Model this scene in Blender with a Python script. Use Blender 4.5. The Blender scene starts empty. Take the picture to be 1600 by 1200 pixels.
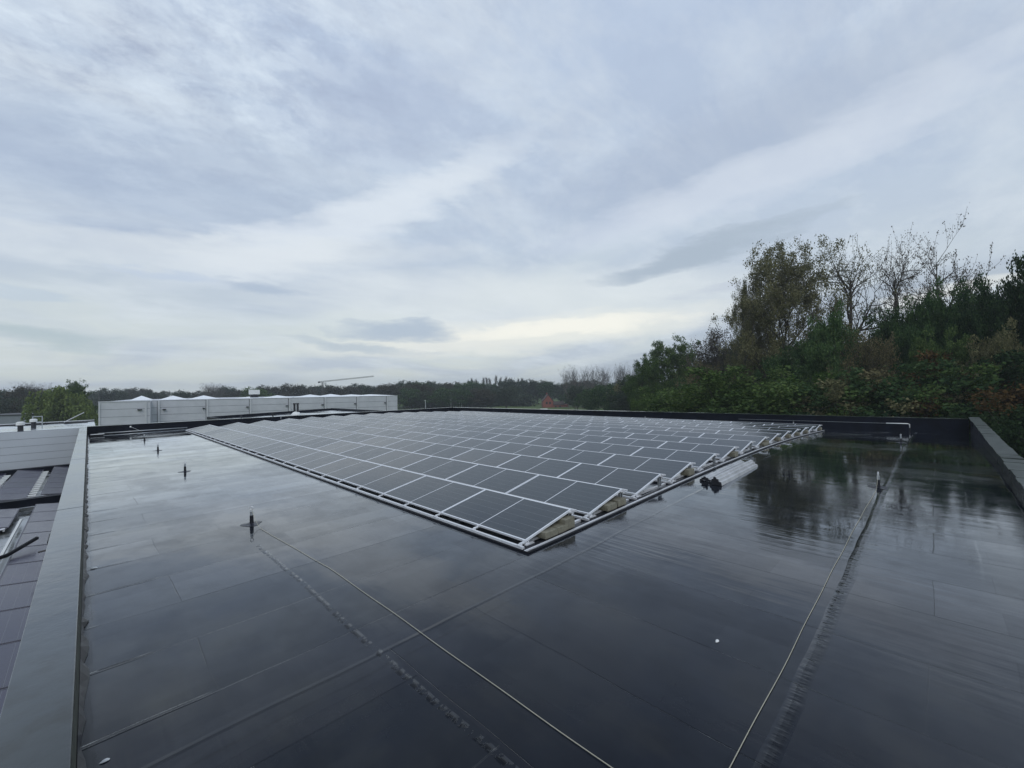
import bpy, math, random
import numpy as np
from mathutils import Vector, Matrix

scene = bpy.context.scene
C = scene.collection
R = math.radians

# ------------------------------------------------------------------ camera
F_PX, PITCH, YAW, ROLL, EYE = 663.3, 0.0069, 0.7845, -0.0225, 2.3683
fw = Vector((math.sin(YAW)*math.cos(PITCH), math.cos(YAW)*math.cos(PITCH), math.sin(PITCH)))
rt = Vector((math.cos(YAW), -math.sin(YAW), 0))
up = rt.cross(fw)
r2 = rt*math.cos(ROLL) + up*math.sin(ROLL)
u2 = -rt*math.sin(ROLL) + up*math.cos(ROLL)
cam = bpy.data.cameras.new('camera')
cam.sensor_width = 36; cam.lens = F_PX/1600*36
cam.clip_start = 0.05; cam.clip_end = 4000
co = bpy.data.objects.new('camera', cam); C.objects.link(co)
m = Matrix((r2, u2, -fw)).transposed().to_4x4(); m.translation = (0, 0, EYE)
co.matrix_world = m
scene.camera = co
GZ = -8.0

def direction(u, v):
    d = fw + r2*((u-800)/F_PX) - u2*((v-600)/F_PX)
    return d
def place(u, D, z=GZ):
    """ground point seen in column u of the photo at distance D along the view axis"""
    p = fw*D + r2*((u-800)/F_PX*D)
    return (p.x, p.y, z)
def height_at(u, v, D):
    return (-direction(u, 600).z*0 + (horizon(u)-v)*D/F_PX) + EYE
def horizon(u):
    return 600 + F_PX*math.tan(PITCH) + (u-800)*math.tan(ROLL)

# ------------------------------------------------------------------ world: overcast evening sky
world = bpy.data.worlds.new('World'); scene.world = world
world.use_nodes = True
wt = world.node_tree; wt.nodes.clear()
def N(nt, t, **kw):
    n = nt.nodes.new(t)
    for k, v in kw.items():
        if k == 'inp':
            for i, x in v.items(): n.inputs[i].default_value = x
        else: setattr(n, k, v)
    return n
def mth(nt, op, a, b=None, c=None, clamp=False):
    n = nt.nodes.new('ShaderNodeMath'); n.operation = op; n.use_clamp = clamp
    for i, x in enumerate((a, b, c)):
        if x is None: continue
        if isinstance(x, (int, float)): n.inputs[i].default_value = x
        else: nt.links.new(x, n.inputs[i])
    return n.outputs[0]
def mixc(nt, fac, a, b):
    n = nt.nodes.new('ShaderNodeMix'); n.data_type = 'RGBA'
    for s, x in ((n.inputs[0], fac), (n.inputs[6], a), (n.inputs[7], b)):
        if isinstance(x, (int, float)): s.default_value = x
        elif isinstance(x, tuple): s.default_value = (*x, 1) if len(x) == 3 else x
        else: nt.links.new(x, s)
    return n.outputs[2]
def ramp(nt, fac, stops, interp='LINEAR'):
    n = nt.nodes.new('ShaderNodeValToRGB'); cr = n.color_ramp; cr.interpolation = interp
    while len(cr.elements) < len(stops): cr.elements.new(0.5)
    for e, (p, c) in zip(cr.elements, stops):
        e.position = p; e.color = (*c, 1) if len(c) == 3 else c
    if fac is not None: nt.links.new(fac, n.inputs[0])
    return n.outputs[0]

def build_sky():
    nt = wt
    tc = N(nt, 'ShaderNodeTexCoord')
    sep = N(nt, 'ShaderNodeSeparateXYZ'); nt.links.new(tc.outputs['Generated'], sep.inputs[0])
    x, y, z = sep.outputs
    zc = mth(nt, 'MAXIMUM', z, -0.2)
    el = mth(nt, 'ARCSINE', zc)
    az = mth(nt, 'ARCTAN2', x, y)
    zz = mth(nt, 'ADD', mth(nt, 'MAXIMUM', z, 0.0), 0.14)
    px = mth(nt, 'DIVIDE', x, zz); py = mth(nt, 'DIVIDE', y, zz)
    cmb = N(nt, 'ShaderNodeCombineXYZ')
    nt.links.new(px, cmb.inputs[0]); nt.links.new(py, cmb.inputs[1])
    def noise(scale, det, rough, mloc=(0, 0, 0), msc=(1, 1, 1), rot=0, dist=0.0, src=None):
        mp = N(nt, 'ShaderNodeMapping'); mp.inputs['Location'].default_value = mloc
        mp.inputs['Scale'].default_value = msc; mp.inputs['Rotation'].default_value = (0, 0, rot)
        nt.links.new(src or cmb.outputs[0], mp.inputs[0])
        n = N(nt, 'ShaderNodeTexNoise'); n.inputs['Scale'].default_value = scale
        n.inputs['Detail'].default_value = det; n.inputs['Roughness'].default_value = rough
        n.inputs['Distortion'].default_value = dist
        nt.links.new(mp.outputs[0], n.inputs['Vector'])
        return n.outputs[0]
    # base colour by height above the horizon
    base = ramp(nt, mth(nt, 'MULTIPLY', el, 1/1.57), [
        (0.0, (0.54, 0.585, 0.575)), (0.05, (0.56, 0.61, 0.61)), (0.12, (0.52, 0.58, 0.61)),
        (0.22, (0.455, 0.53, 0.62)), (0.42, (0.41, 0.49, 0.62)), (1.0, (0.39, 0.465, 0.60))])
    # broad dull masses
    big = noise(0.75, 5, 0.55, mloc=(3.1, 1.7, 0), msc=(1.0, 0.7, 1), rot=R(-25), dist=0.5)
    bf = ramp(nt, big, [(0.40, (0, 0, 0)), (0.62, (1, 1, 1))])
    col = mixc(nt, mth(nt, 'MULTIPLY', bf, 0.55), base, (0.335, 0.405, 0.54))
    # lighter streaks drawn out by wind
    st = noise(1.5, 12, 0.66, mloc=(0.3, 5.2, 0), msc=(0.75, 1.35, 1), rot=R(38), dist=0.35)
    sf = ramp(nt, st, [(0.46, (0, 0, 0)), (0.68, (1, 1, 1))])
    col = mixc(nt, mth(nt, 'MULTIPLY', sf, 0.6), col, (0.61, 0.665, 0.71))
    # fine broken mottling, stronger to the left
    fine = noise(3.4, 14, 0.70, mloc=(7, 2, 0), msc=(1, 1.2, 1), rot=R(30), dist=0.15)
    ff = ramp(nt, fine, [(0.49, (0, 0, 0)), (0.62, (1, 1, 1))])
    lft = mth(nt, 'ADD', 0.12, mth(nt, 'MULTIPLY', mth(nt, 'SUBTRACT', 0.95, az, clamp=True), 1.0, clamp=True), clamp=True)
    elh = mth(nt, 'MULTIPLY', mth(nt, 'SUBTRACT', el, 0.2, clamp=True), 3.0, clamp=True)
    k = mth(nt, 'MULTIPLY', ff, mth(nt, 'MULTIPLY', lft, elh))
    col = mixc(nt, mth(nt, 'MULTIPLY', k, 0.8), col, (0.62, 0.70, 0.78))
    dk = ramp(nt, fine, [(0.34, (1, 1, 1)), (0.47, (0, 0, 0))])
    k2 = mth(nt, 'MULTIPLY', dk, mth(nt, 'MULTIPLY', mth(nt, 'MULTIPLY', lft, elh), 0.7))
    col = mixc(nt, k2, col, (0.30, 0.355, 0.475))
    # small puffs
    pf_ = noise(8.5, 9, 0.62, mloc=(1, 6, 0), msc=(1, 1.15, 1), rot=R(35), dist=0.2)
    pm = noise(1.3, 3, 0.5, mloc=(4, 4, 0))
    pk = mth(nt, 'MULTIPLY', mth(nt, 'MULTIPLY', ramp(nt, pf_, [(0.48, (0, 0, 0)), (0.60, (1, 1, 1))]), ramp(nt, pm, [(0.42, (0.1, 0.1, 0.1)), (0.6, (1, 1, 1))])), mth(nt, 'MULTIPLY', mth(nt, 'ADD', 0.25, mth(nt, 'MULTIPLY', lft, 0.75)), elh))
    col = mixc(nt, mth(nt, 'MULTIPLY', pk, 0.45), col, (0.63, 0.71, 0.79))
    dk2 = mth(nt, 'MULTIPLY', ramp(nt, pf_, [(0.36, (1, 1, 1)), (0.46, (0, 0, 0))]), mth(nt, 'MULTIPLY', lft, elh))
    col = mixc(nt, mth(nt, 'MULTIPLY', dk2, 0.4), col, (0.33, 0.385, 0.50))
    # individual clouds and bright gaps: azimuth, elevation, half sizes, slope, colour
    dcmb = N(nt, 'ShaderNodeCombineXYZ')
    nt.links.new(mth(nt, 'MULTIPLY', az, 4.0), dcmb.inputs[0]); nt.links.new(mth(nt, 'MULTIPLY', el, 16.0), dcmb.inputs[1])
    w1 = noise(1.1, 7, 0.62, src=dcmb.outputs[0]); w2 = noise(1.3, 7, 0.6, mloc=(9, 4, 2), src=dcmb.outputs[0])
    azn = mth(nt, 'ADD', az, mth(nt, 'MULTIPLY', mth(nt, 'SUBTRACT', w1, 0.5), 0.30))
    eln = mth(nt, 'ADD', el, mth(nt, 'MULTIPLY', mth(nt, 'SUBTRACT', w2, 0.5), 0.085))
    def blob(col, u, v, hu, hv, slope, colour, amt, soft=0.9):
        d = direction(u, v).normalized()
        a0 = math.atan2(d.x, d.y); e0 = math.asin(d.z)
        d1 = direction(u+hu, v).normalized(); d2 = direction(u-hu, v).normalized()
        ha = abs(math.atan2(d1.x, d1.y)-math.atan2(d2.x, d2.y))/2
        he = abs(math.asin(direction(u, v-hv).normalized().z)-math.asin(direction(u, v+hv).normalized().z))/2
        da = mth(nt, 'SUBTRACT', azn, a0)
        de = mth(nt, 'SUBTRACT', mth(nt, 'SUBTRACT', eln, e0), mth(nt, 'MULTIPLY', da, slope))
        q = mth(nt, 'ADD', mth(nt, 'POWER', mth(nt, 'ABSOLUTE', mth(nt, 'DIVIDE', da, ha)), 2.0),
                mth(nt, 'POWER', mth(nt, 'ABSOLUTE', mth(nt, 'DIVIDE', de, he)), 2.0))
        fac = mth(nt, 'MULTIPLY', mth(nt, 'SUBTRACT', 1.0, q, clamp=True), 1.0/soft, clamp=True)
        fac = mth(nt, 'SMOOTH_MIN', fac, 1.0, 0.3)
        return mixc(nt, mth(nt, 'MULTIPLY', fac, amt, clamp=True), col, colour)
    B = [  # u, v, half width, half height, slope, colour, amount
        (300, 300, 420, 130, 0.05, (0.33, 0.40, 0.52), 0.45),
        (1150, 235, 420, 100, 0.15, (0.33, 0.39, 0.50), 0.50),
        (600, 175, 200, 110, 0.1, (0.33, 0.39, 0.52), 0.4),
        (560, 345, 330, 55, 0.42, (0.66, 0.71, 0.76), 0.75),
        (1150, 290, 420, 50, 0.18, (0.62, 0.67, 0.74), 0.55),
        (400, 400, 420, 34, 0.10, (0.66, 0.70, 0.72), 0.55),
        (820, 470, 500, 60, 0.0, (0.66, 0.70, 0.71), 0.6),
        (820, 525, 400, 34, 0.05, (0.76, 0.76, 0.70), 0.75),
        (880, 512, 230, 14, 0.03, (0.86, 0.84, 0.75), 0.7),
        (1090, 395, 210, 22, 0.16, (0.35, 0.415, 0.49), 1.0),
        (620, 515, 110, 16, -0.02, (0.37, 0.44, 0.53), 0.95),
        (560, 540, 130, 12, -0.10, (0.39, 0.46, 0.53), 0.8),
        (410, 448, 110, 16, -0.05, (0.37, 0.44, 0.54), 0.9),
        (70, 530, 170, 22, -0.10, (0.38, 0.46, 0.50), 0.85),
        (250, 425, 60, 12, 0, (0.43, 0.51, 0.63), 0.6),
        (30, 455, 90, 10, -0.2, (0.43, 0.51, 0.60), 0.6),
        (1090, 560, 360, 36, 0.20, (0.34, 0.395, 0.47), 1.0),
        (1350, 470, 330, 34, 0.10, (0.34, 0.395, 0.47), 0.9),
        (1150, 452, 140, 12, 0.0, (0.45, 0.50, 0.58), 0.7),
        (1500, 455, 170, 16, 0.10, (0.82, 0.81, 0.74), 0.55),
        (700, 595, 330, 12, 0.0, (0.52, 0.58, 0.62), 0.7),
        (150, 590, 330, 14, 0.0, (0.58, 0.63, 0.61), 0.7),
    ]
    for b in B: col = blob(col, *b)
    # below the horizon: dull earth light
    gf = mth(nt, 'MULTIPLY', mth(nt, 'ADD', z, 0.01), -60.0, clamp=True)
    col = mixc(nt, gf, col, (0.10, 0.11, 0.10))
    sky = N(nt, 'ShaderNodeTexSky', sky_type='NISHITA', sun_disc=False)
    sky.sun_elevation = R(48); sky.sun_rotation = R(215); sky.dust_density = 3.0; sky.air_density = 1.0
    sm = N(nt, 'ShaderNodeVectorMath', operation='SCALE'); sm.inputs['Scale'].default_value = 0.09
    nt.links.new(sky.outputs[0], sm.inputs[0])
    col = mixc(nt, 0.07, col, sm.outputs[0])
    bg = N(nt, 'ShaderNodeBackground'); bg.inputs[1].default_value = 1.0
    nt.links.new(col, bg.inputs[0])
    out = N(nt, 'ShaderNodeOutputWorld'); nt.links.new(bg.outputs[0], out.inputs[0])
build_sky()

sun = bpy.data.lights.new('sun', 'SUN'); sun.energy = 0.5; sun.angle = R(25); sun.color = (1.0, 0.96, 0.9)
so = bpy.data.objects.new('sun', sun); C.objects.link(so)
_a, _e = R(215), R(48)
sd = Vector((math.sin(_a)*math.cos(_e), math.cos(_a)*math.cos(_e), math.sin(_e)))
so.rotation_euler = sd.to_track_quat('Z', 'Y').to_euler()

scene.view_settings.view_transform = 'Standard'
scene.view_settings.look = 'None'
scene.view_settings.exposure = 0.33
scene.view_settings.gamma = 1.0

# ------------------------------------------------------------------ helpers
class MB:
    def __init__(s): s.v = []; s.f = []
    def face(s, *pts):
        b = len(s.v); s.v += [tuple(p) for p in pts]; s.f.append(tuple(range(b, b+len(pts))))
    def box(s, a, b, tf=None):
        x0, y0, z0 = a; x1, y1, z1 = b
        P = [(x0, y0, z0), (x1, y0, z0), (x1, y1, z0), (x0, y1, z0), (x0, y0, z1), (x1, y0, z1), (x1, y1, z1), (x0, y1, z1)]
        s.hexa(P, tf)
    def hexa(s, P, tf=None):
        if tf: P = [tuple(tf @ Vector(p)) for p in P]
        b = len(s.v); s.v += [tuple(p) for p in P]
        for q in ((0, 3, 2, 1), (4, 5, 6, 7), (0, 1, 5, 4), (1, 2, 6, 5), (2, 3, 7, 6), (3, 0, 4, 7)):
            s.f.append(tuple(b+i for i in q))
    def tube(s, pts, rad, n=8, cap=True):
        pts = [Vector(p) for p in pts]
        if not isinstance(rad, (list, tuple)): rad = [rad]*len(pts)
        b = len(s.v)
        for i, p in enumerate(pts):
            t = (pts[min(i+1, len(pts)-1)] - pts[max(i-1, 0)]).normalized()
            a = Vector((0, 0, 1)) if abs(t.z) < 0.9 else Vector((1, 0, 0))
            e1 = t.cross(a).normalized(); e2 = t.cross(e1)
            for k in range(n):
                an = 2*math.pi*k/n
                s.v.append(tuple(p + (e1*math.cos(an)+e2*math.sin(an))*rad[i]))
        for i in range(len(pts)-1):
            for k in range(n):
                k2 = (k+1) % n
                s.f.append((b+i*n+k, b+i*n+k2, b+(i+1)*n+k2, b+(i+1)*n+k))
        if cap:
            s.f.append(tuple(b+k for k in range(n))[::-1])
            s.f.append(tuple(b+(len(pts)-1)*n+k for k in range(n)))
    def torus(s, c, axis, R0, r0, n=16, mm=6):
        c = Vector(c); ax = Vector(axis).normalized()
        a = Vector((0, 0, 1)) if abs(ax.z) < 0.9 else Vector((1, 0, 0))
        e1 = ax.cross(a).normalized(); e2 = ax.cross(e1); b = len(s.v)
        for i in range(n):
            t = 2*math.pi*i/n; d = e1*math.cos(t)+e2*math.sin(t)
            for k in range(mm):
                q = 2*math.pi*k/mm
                s.v.append(tuple(c + d*(R0+r0*math.cos(q)) + ax*r0*math.sin(q)))
        for i in range(n):
            for k in range(mm):
                s.f.append((b+i*mm+k, b+((i+1) % n)*mm+k, b+((i+1) % n)*mm+(k+1) % mm, b+i*mm+(k+1) % mm))
    def sheet(s, xs, ys, zf):
        b = len(s.v); ny = len(ys)
        for x in xs:
            for y in ys: s.v.append((x, y, zf(x, y)))
        for i in range(len(xs)-1):
            for j in range(ny-1):
                s.f.append((b+i*ny+j, b+(i+1)*ny+j, b+(i+1)*ny+j+1, b+i*ny+j+1))
    def build(s, name, mat, parent=None, smooth=False, bevel=0):
        me = bpy.data.meshes.new(name); me.from_pydata(s.v, [], s.f); me.update()
        if smooth: me.polygons.foreach_set('use_smooth', [True]*len(me.polygons))
        if mat: me.materials.append(mat)
        o = bpy.data.objects.new(name, me); C.objects.link(o)
        if parent: o.parent = parent
        if bevel:
            b = o.modifiers.new('bevel', 'BEVEL'); b.width = bevel; b.segments = 2; b.limit_method = 'ANGLE'
        return o
def tag(o, label=None, cat=None, group=None, kind=None):
    if label: o['label'] = label
    if cat: o['category'] = cat
    if group: o['group'] = group
    if kind: o['kind'] = kind
    return o
def empty(name, loc, label, cat, group=None, rz=0):
    o = bpy.data.objects.new(name, None); o.empty_display_size = 0.2; C.objects.link(o)
    o.location = loc; o.rotation_euler = (0, 0, rz)
    return tag(o, label, cat, group)
def copy_thing(o, loc, label, rz=None, scale=None):
    c = o.copy(); C.objects.link(c); c.location = loc
    if rz is not None: c.rotation_euler = (0, 0, rz)
    if scale is not None: c.scale = (scale, scale, scale) if isinstance(scale, (int, float)) else scale
    c['label'] = label
    for ch in list(o.children):
        d = ch.copy(); C.objects.link(d); d.parent = c
        for g in list(ch.children):
            h = g.copy(); C.objects.link(h); h.parent = d
    return c
WORDS = ['first', 'second', 'third', 'fourth', 'fifth', 'sixth', 'seventh', 'eighth', 'ninth', 'tenth', 'eleventh', 'twelfth', 'thirteenth', 'fourteenth', 'fifteenth', 'sixteenth', 'seventeenth', 'eighteenth', 'nineteenth', 'twentieth']

# ------------------------------------------------------------------ materials
def mat(name, col, rough=0.6, metal=0.0, ior=1.45, noise=0.0, nscale=5.0, bump=0.0, bscale=40.0, stretch=(1, 1, 1), dirt=None, dscale=2.0, damt=0.5, rvar=0.0):
    m = bpy.data.materials.new(name); m.use_nodes = True
    nt = m.node_tree; p = nt.nodes['Principled BSDF']
    p.inputs['Base Color'].default_value = (*col, 1); p.inputs['Roughness'].default_value = rough
    p.inputs['Metallic'].default_value = metal; p.inputs['IOR'].default_value = ior
    tc = N(nt, 'ShaderNodeTexCoord')
    mp = N(nt, 'ShaderNodeMapping'); mp.inputs['Scale'].default_value = stretch
    nt.links.new(tc.outputs['Object'], mp.inputs[0])
    c = None
    if noise:
        n = N(nt, 'ShaderNodeTexNoise'); n.inputs['Scale'].default_value = nscale; n.inputs['Detail'].default_value = 6
        nt.links.new(mp.outputs[0], n.inputs[0])
        c = ramp(nt, n.outputs[0], [(0.3, tuple(x*(1-noise) for x in col)), (0.7, tuple(min(1, x*(1+noise)) for x in col))])
        if rvar:
            nt.links.new(mth(nt, 'ADD', rough-rvar/2, mth(nt, 'MULTIPLY', n.outputs[0], rvar)), p.inputs['Roughness'])
    if dirt:
        n = N(nt, 'ShaderNodeTexNoise'); n.inputs['Scale'].default_value = dscale; n.inputs['Detail'].default_value = 8
        n.inputs['Roughness'].default_value = 0.65
        nt.links.new(mp.outputs[0], n.inputs[0])
        f = ramp(nt, n.outputs[0], [(0.45, (0, 0, 0)), (0.68, (1, 1, 1))])
        c = mixc(nt, mth(nt, 'MULTIPLY', f, damt), c if c is not None else col, dirt)
    if c is not None: nt.links.new(c, p.inputs['Base Color'])
    if bump:
        n = N(nt, 'ShaderNodeTexNoise'); n.inputs['Scale'].default_value = bscale; n.inputs['Detail'].default_value = 4
        nt.links.new(mp.outputs[0], n.inputs[0])
        b = N(nt, 'ShaderNodeBump'); b.inputs['Strength'].default_value = bump; b.inputs['Distance'].default_value = 0.01
        nt.links.new(n.outputs[0], b.inputs['Height']); nt.links.new(b.outputs[0], p.inputs['Normal'])
    return m

def wet_finish(nt, col, rough, normal, k=3.2, f0=0.012, film=None):
    """rough dark body under a water film; reflection climbs towards grazing angles"""
    for n in list(nt.nodes):
        if n.type in ('BSDF_PRINCIPLED',): nt.nodes.remove(n)
    out = [n for n in nt.nodes if n.type == 'OUTPUT_MATERIAL'][0]
    d = N(nt, 'ShaderNodeBsdfDiffuse'); g = N(nt, 'ShaderNodeBsdfGlossy'); lw = N(nt, 'ShaderNodeLayerWeight'); lw.inputs[0].default_value = 0.5
    g.inputs['Color'].default_value = (0.93, 0.95, 0.97, 1)
    for sock, x in ((d.inputs['Color'], col), (g.inputs['Roughness'], rough)):
        if isinstance(x, (int, float)): sock.default_value = x
        elif isinstance(x, tuple): sock.default_value = (*x, 1)
        else: nt.links.new(x, sock)
    if normal is not None:
        for n in (d, g, lw): nt.links.new(normal, n.inputs['Normal'])
    f = mth(nt, 'ADD', mth(nt, 'MULTIPLY', mth(nt, 'POWER', lw.outputs['Facing'], k), 1-f0), f0, clamp=True)
    if film is not None: f = mth(nt, 'MULTIPLY', f, film, clamp=True)
    mx = N(nt, 'ShaderNodeMixShader'); nt.links.new(f, mx.inputs[0]); nt.links.new(d.outputs[0], mx.inputs[1]); nt.links.new(g.outputs[0], mx.inputs[2])
    nt.links.new(mx.outputs[0], out.inputs[0])
def wet_mat(name, c0, c1, r0, r1, nscale=1.5, bump=0.3, bscale=4, k=3.2, f0=0.02, stretch=(1, 1, 1), dirt=None):
    m = bpy.data.materials.new(name); m.use_nodes = True; nt = m.node_tree
    tc = N(nt, 'ShaderNodeTexCoord'); mp = N(nt, 'ShaderNodeMapping'); mp.inputs['Scale'].default_value = stretch
    nt.links.new(tc.outputs['Object'], mp.inputs[0])
    def noi(sc, det=7, rg=.6, loc=None):
        n = N(nt, 'ShaderNodeTexNoise'); n.inputs['Scale'].default_value = sc; n.inputs['Detail'].default_value = det; n.inputs['Roughness'].default_value = rg
        nt.links.new(mp.outputs[0], n.inputs[0]); return n.outputs[0]
    n1 = noi(nscale); col = ramp(nt, n1, [(0.32, c0), (0.68, c1)])
    if dirt: col = mixc(nt, ramp(nt, noi(nscale*2.7, 9, .7), [(0.5, (0, 0, 0)), (0.62, (1, 1, 1))]), col, dirt)
    ro = mth(nt, 'ADD', r0, mth(nt, 'MULTIPLY', ramp(nt, noi(nscale*.7), [(0.38, (0, 0, 0)), (0.62, (1, 1, 1))]), r1-r0))
    b = N(nt, 'ShaderNodeBump'); b.inputs['Strength'].default_value = bump; b.inputs['Distance'].default_value = 0.01
    nt.links.new(noi(bscale, 4), b.inputs['Height'])
    wet_finish(nt, col, ro, b.outputs[0], k, f0); return m

def roof_material():
    """wet dark bituminous membrane laid in strips, with standing water"""
    m = bpy.data.materials.new('wet_membrane'); m.use_nodes = True
    nt = m.node_tree; p = nt.nodes['Principled BSDF']
    tc = N(nt, 'ShaderNodeTexCoord'); P = tc.outputs['Object']
    sep = N(nt, 'ShaderNodeSeparateXYZ'); nt.links.new(P, sep.inputs[0])
    X, Y = sep.outputs[0], sep.outputs[1]
    def noi(scale, det=4, sc=(1, 1, 1), loc=(0, 0, 0), rough=0.5, dist=0):
        mp = N(nt, 'ShaderNodeMapping'); mp.inputs['Scale'].default_value = sc; mp.inputs['Location'].default_value = loc
        nt.links.new(P, mp.inputs[0])
        n = N(nt, 'ShaderNodeTexNoise'); n.inputs['Scale'].default_value = scale; n.inputs['Detail'].default_value = det
        n.inputs['Roughness'].default_value = rough; n.inputs['Distortion'].default_value = dist
        nt.links.new(mp.outputs[0], n.inputs[0]); return n.outputs[0]
    # slightly wandering coordinates so seams are not ruler straight
    wob = noi(0.5, 3, loc=(5, 5, 0)); wob2 = noi(0.6, 3, loc=(15, 2, 0))
    Xw = mth(nt, 'ADD', X, mth(nt, 'MULTIPLY', mth(nt, 'SUBTRACT', wob, 0.5), 0.10))
    Yw = mth(nt, 'ADD', Y, mth(nt, 'MULTIPLY', mth(nt, 'SUBTRACT', wob2, 0.5), 0.10))
    def brick(a, b, w, h, mortar, off=0.5):
        c = N(nt, 'ShaderNodeCombineXYZ'); nt.links.new(a, c.inputs[0]); nt.links.new(b, c.inputs[1])
        n = N(nt, 'ShaderNodeTexBrick'); n.offset = off; n.squash = 1
        n.inputs['Scale'].default_value = 1; n.inputs['Brick Width'].default_value = w
        n.inputs['Row Height'].default_value = h; n.inputs['Mortar Size'].default_value = mortar
        n.inputs['Mortar Smooth'].default_value = 0.4
        n.inputs['Color1'].default_value = (0, 0, 0, 1); n.inputs['Color2'].default_value = (1, 1, 1, 1)
        n.inputs['Mortar'].default_value = (0.5, 0.5, 0.5, 1)
        nt.links.new(c.outputs[0], n.inputs[0]); return n
    # left field: strips along x;  right field: strips along y
    br1 = brick(mth(nt, 'ADD', Xw, 40.3), mth(nt, 'ADD', Yw, 40.76), 11.3, 1.02, 0.006, 0.37)
    br2 = brick(mth(nt, 'ADD', Yw, 41.31), mth(nt, 'ADD', Xw, 40.2), 6.9, 0.98, 0.0055, 0.43)
    side = mth(nt, 'GREATER_THAN', mth(nt, 'SUBTRACT', X, mth(nt, 'MULTIPLY', Y, 0.55)), 1.6)
    side = mth(nt, 'GREATER_THAN', 3.58, Y)
    # only the strip between the array and the right parapet, right of x = 2.3
    side = mth(nt, 'MULTIPLY', side, mth(nt, 'GREATER_THAN', X, 1.9))
    def sel(a, b):
        n = N(nt, 'ShaderNodeMix', data_type='FLOAT'); nt.links.new(side, n.inputs[0]); nt.links.new(a, n.inputs[2]); nt.links.new(b, n.inputs[3]); return n.outputs[0]
    mort = sel(br1.outputs['Fac'], br2.outputs['Fac'])
    mort = mth(nt, 'MULTIPLY', mort, ramp(nt, noi(0.8, 4, loc=(8, 3, 0)), [(0.42, (.12, .12, .12)), (0.58, (.85, .85, .85))]))
    def val(o):
        s = N(nt, 'ShaderNodeSeparateColor'); nt.links.new(o, s.inputs[0]); return s.outputs[0]
    cell = sel(val(br1.outputs['Color']), val(br2.outputs['Color']))
    # wide features: creases and the double overlap joint
    def line(coord, at, half, soft=0.5):
        d = mth(nt, 'ABSOLUTE', mth(nt, 'SUBTRACT', coord, at))
        return mth(nt, 'MULTIPLY', mth(nt, 'SUBTRACT', 1.0, mth(nt, 'DIVIDE', d, half), clamp=True), 1/soft, clamp=True)
    j1 = line(Yw, 3.60, 0.035, 1.0); j2 = line(Yw, 3.40, 0.02); j3 = line(Yw, 3.78, 0.014)
    crease = line(Yw, 0.80, 0.06, 0.7)
    brk = noi(9, 5, sc=(1, 1.6, 1), rough=0.7)
    dots = mth(nt, 'MULTIPLY', line(Xw, 1.84, 0.035, 0.8), mth(nt, 'GREATER_THAN', brk, 0.5))
    dots = mth(nt, 'MULTIPLY', dots, mth(nt, 'LESS_THAN', Y, 7.5))
    white = mth(nt, 'MULTIPLY', mth(nt, 'MULTIPLY', line(Yw, -0.33, 0.02, 0.9), mth(nt, 'MULTIPLY', mth(nt, 'SUBTRACT', X, 7.0, clamp=True), 0.7)), mth(nt, 'GREATER_THAN', noi(2.2, 5, loc=(3, 0, 0), rough=0.7), 0.48))
    # edge gutter against the left parapet: dark flashing, plus raised seam wrinkles with painted-in shadows
    gut = mth(nt, 'MULTIPLY', mth(nt, 'SUBTRACT', mth(nt, 'ADD', -0.08, mth(nt, 'MULTIPLY', noi(2.4, 6, rough=0.75), 0.22)), X, clamp=True), 22, clamp=True)
    tb = brick(mth(nt, 'ADD', Xw, 40.3), mth(nt, 'ADD', Yw, 40.76), 97.0, 1.02, 0.028, 0.0)
    reach = mth(nt, 'MULTIPLY', mth(nt, 'POWER', noi(0.9, 4, sc=(0.01, 1, 1), loc=(0, 3, 0)), 2.0), 3.2)
    wrinkle_shade = mth(nt, 'MULTIPLY', tb.outputs['Fac'], mth(nt, 'MULTIPLY', mth(nt, 'SUBTRACT', mth(nt, 'SUBTRACT', reach, 0.35), X, clamp=True), 3.0, clamp=True))
    # puddles
    pud = noi(0.33, 5, sc=(0.75, 1.15, 1), loc=(2.2, 7.1, 0), rough=0.55, dist=0.6)
    dry = noi(0.8, 8, sc=(1.6, 0.7, 1), loc=(1, 1, 0), rough=0.65)
    wet = ramp(nt, pud, [(0.40, (0, 0, 0)), (0.54, (1, 1, 1))])
    # ---- colour
    col = ramp(nt, noi(1.7, 8, rough=0.65), [(0.3, (0.0060, 0.0085, 0.0135)), (0.7, (0.010, 0.0135, 0.0205))])
    col = mixc(nt, mth(nt, 'MULTIPLY', cell, 0.35), col, (0.016, 0.016, 0.023))
    col = mixc(nt, mth(nt, 'MULTIPLY', mort, 0.5), col, (0.004, 0.005, 0.006))
    dust = ramp(nt, dry, [(0.52, (0, 0, 0)), (0.75, (1, 1, 1))])
    col = mixc(nt, mth(nt, 'MULTIPLY', dust, 0.45), col, (0.035, 0.034, 0.028))
    silt = mth(nt, 'MULTIPLY', ramp(nt, noi(0.9, 7, loc=(2, 9, 3), rough=.6), [(0.48, (0, 0, 0)), (0.66, (1, 1, 1))]), mth(nt, 'SUBTRACT', 1.0, mth(nt, 'MULTIPLY', X, 0.45), clamp=True))
    col = mixc(nt, mth(nt, 'MULTIPLY', silt, 0.6), col, (0.040, 0.040, 0.030))
    for l, k in ((j1, .5), (j2, .5), (crease, .55), (dots, .9), (gut, .7), (wrinkle_shade, .6)):
        col = mixc(nt, mth(nt, 'MULTIPLY', l, k), col, (0.004, 0.0045, 0.006))
    col = mixc(nt, mth(nt, 'MULTIPLY', white, 0.6), col, (0.20, 0.21, 0.21))
    # ---- roughness
    ro = mth(nt, 'ADD', 0.06, mth(nt, 'MULTIPLY', cell, 0.05))
    ro = mth(nt, 'ADD', ro, mth(nt, 'MULTIPLY', dust, 0.05))
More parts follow.
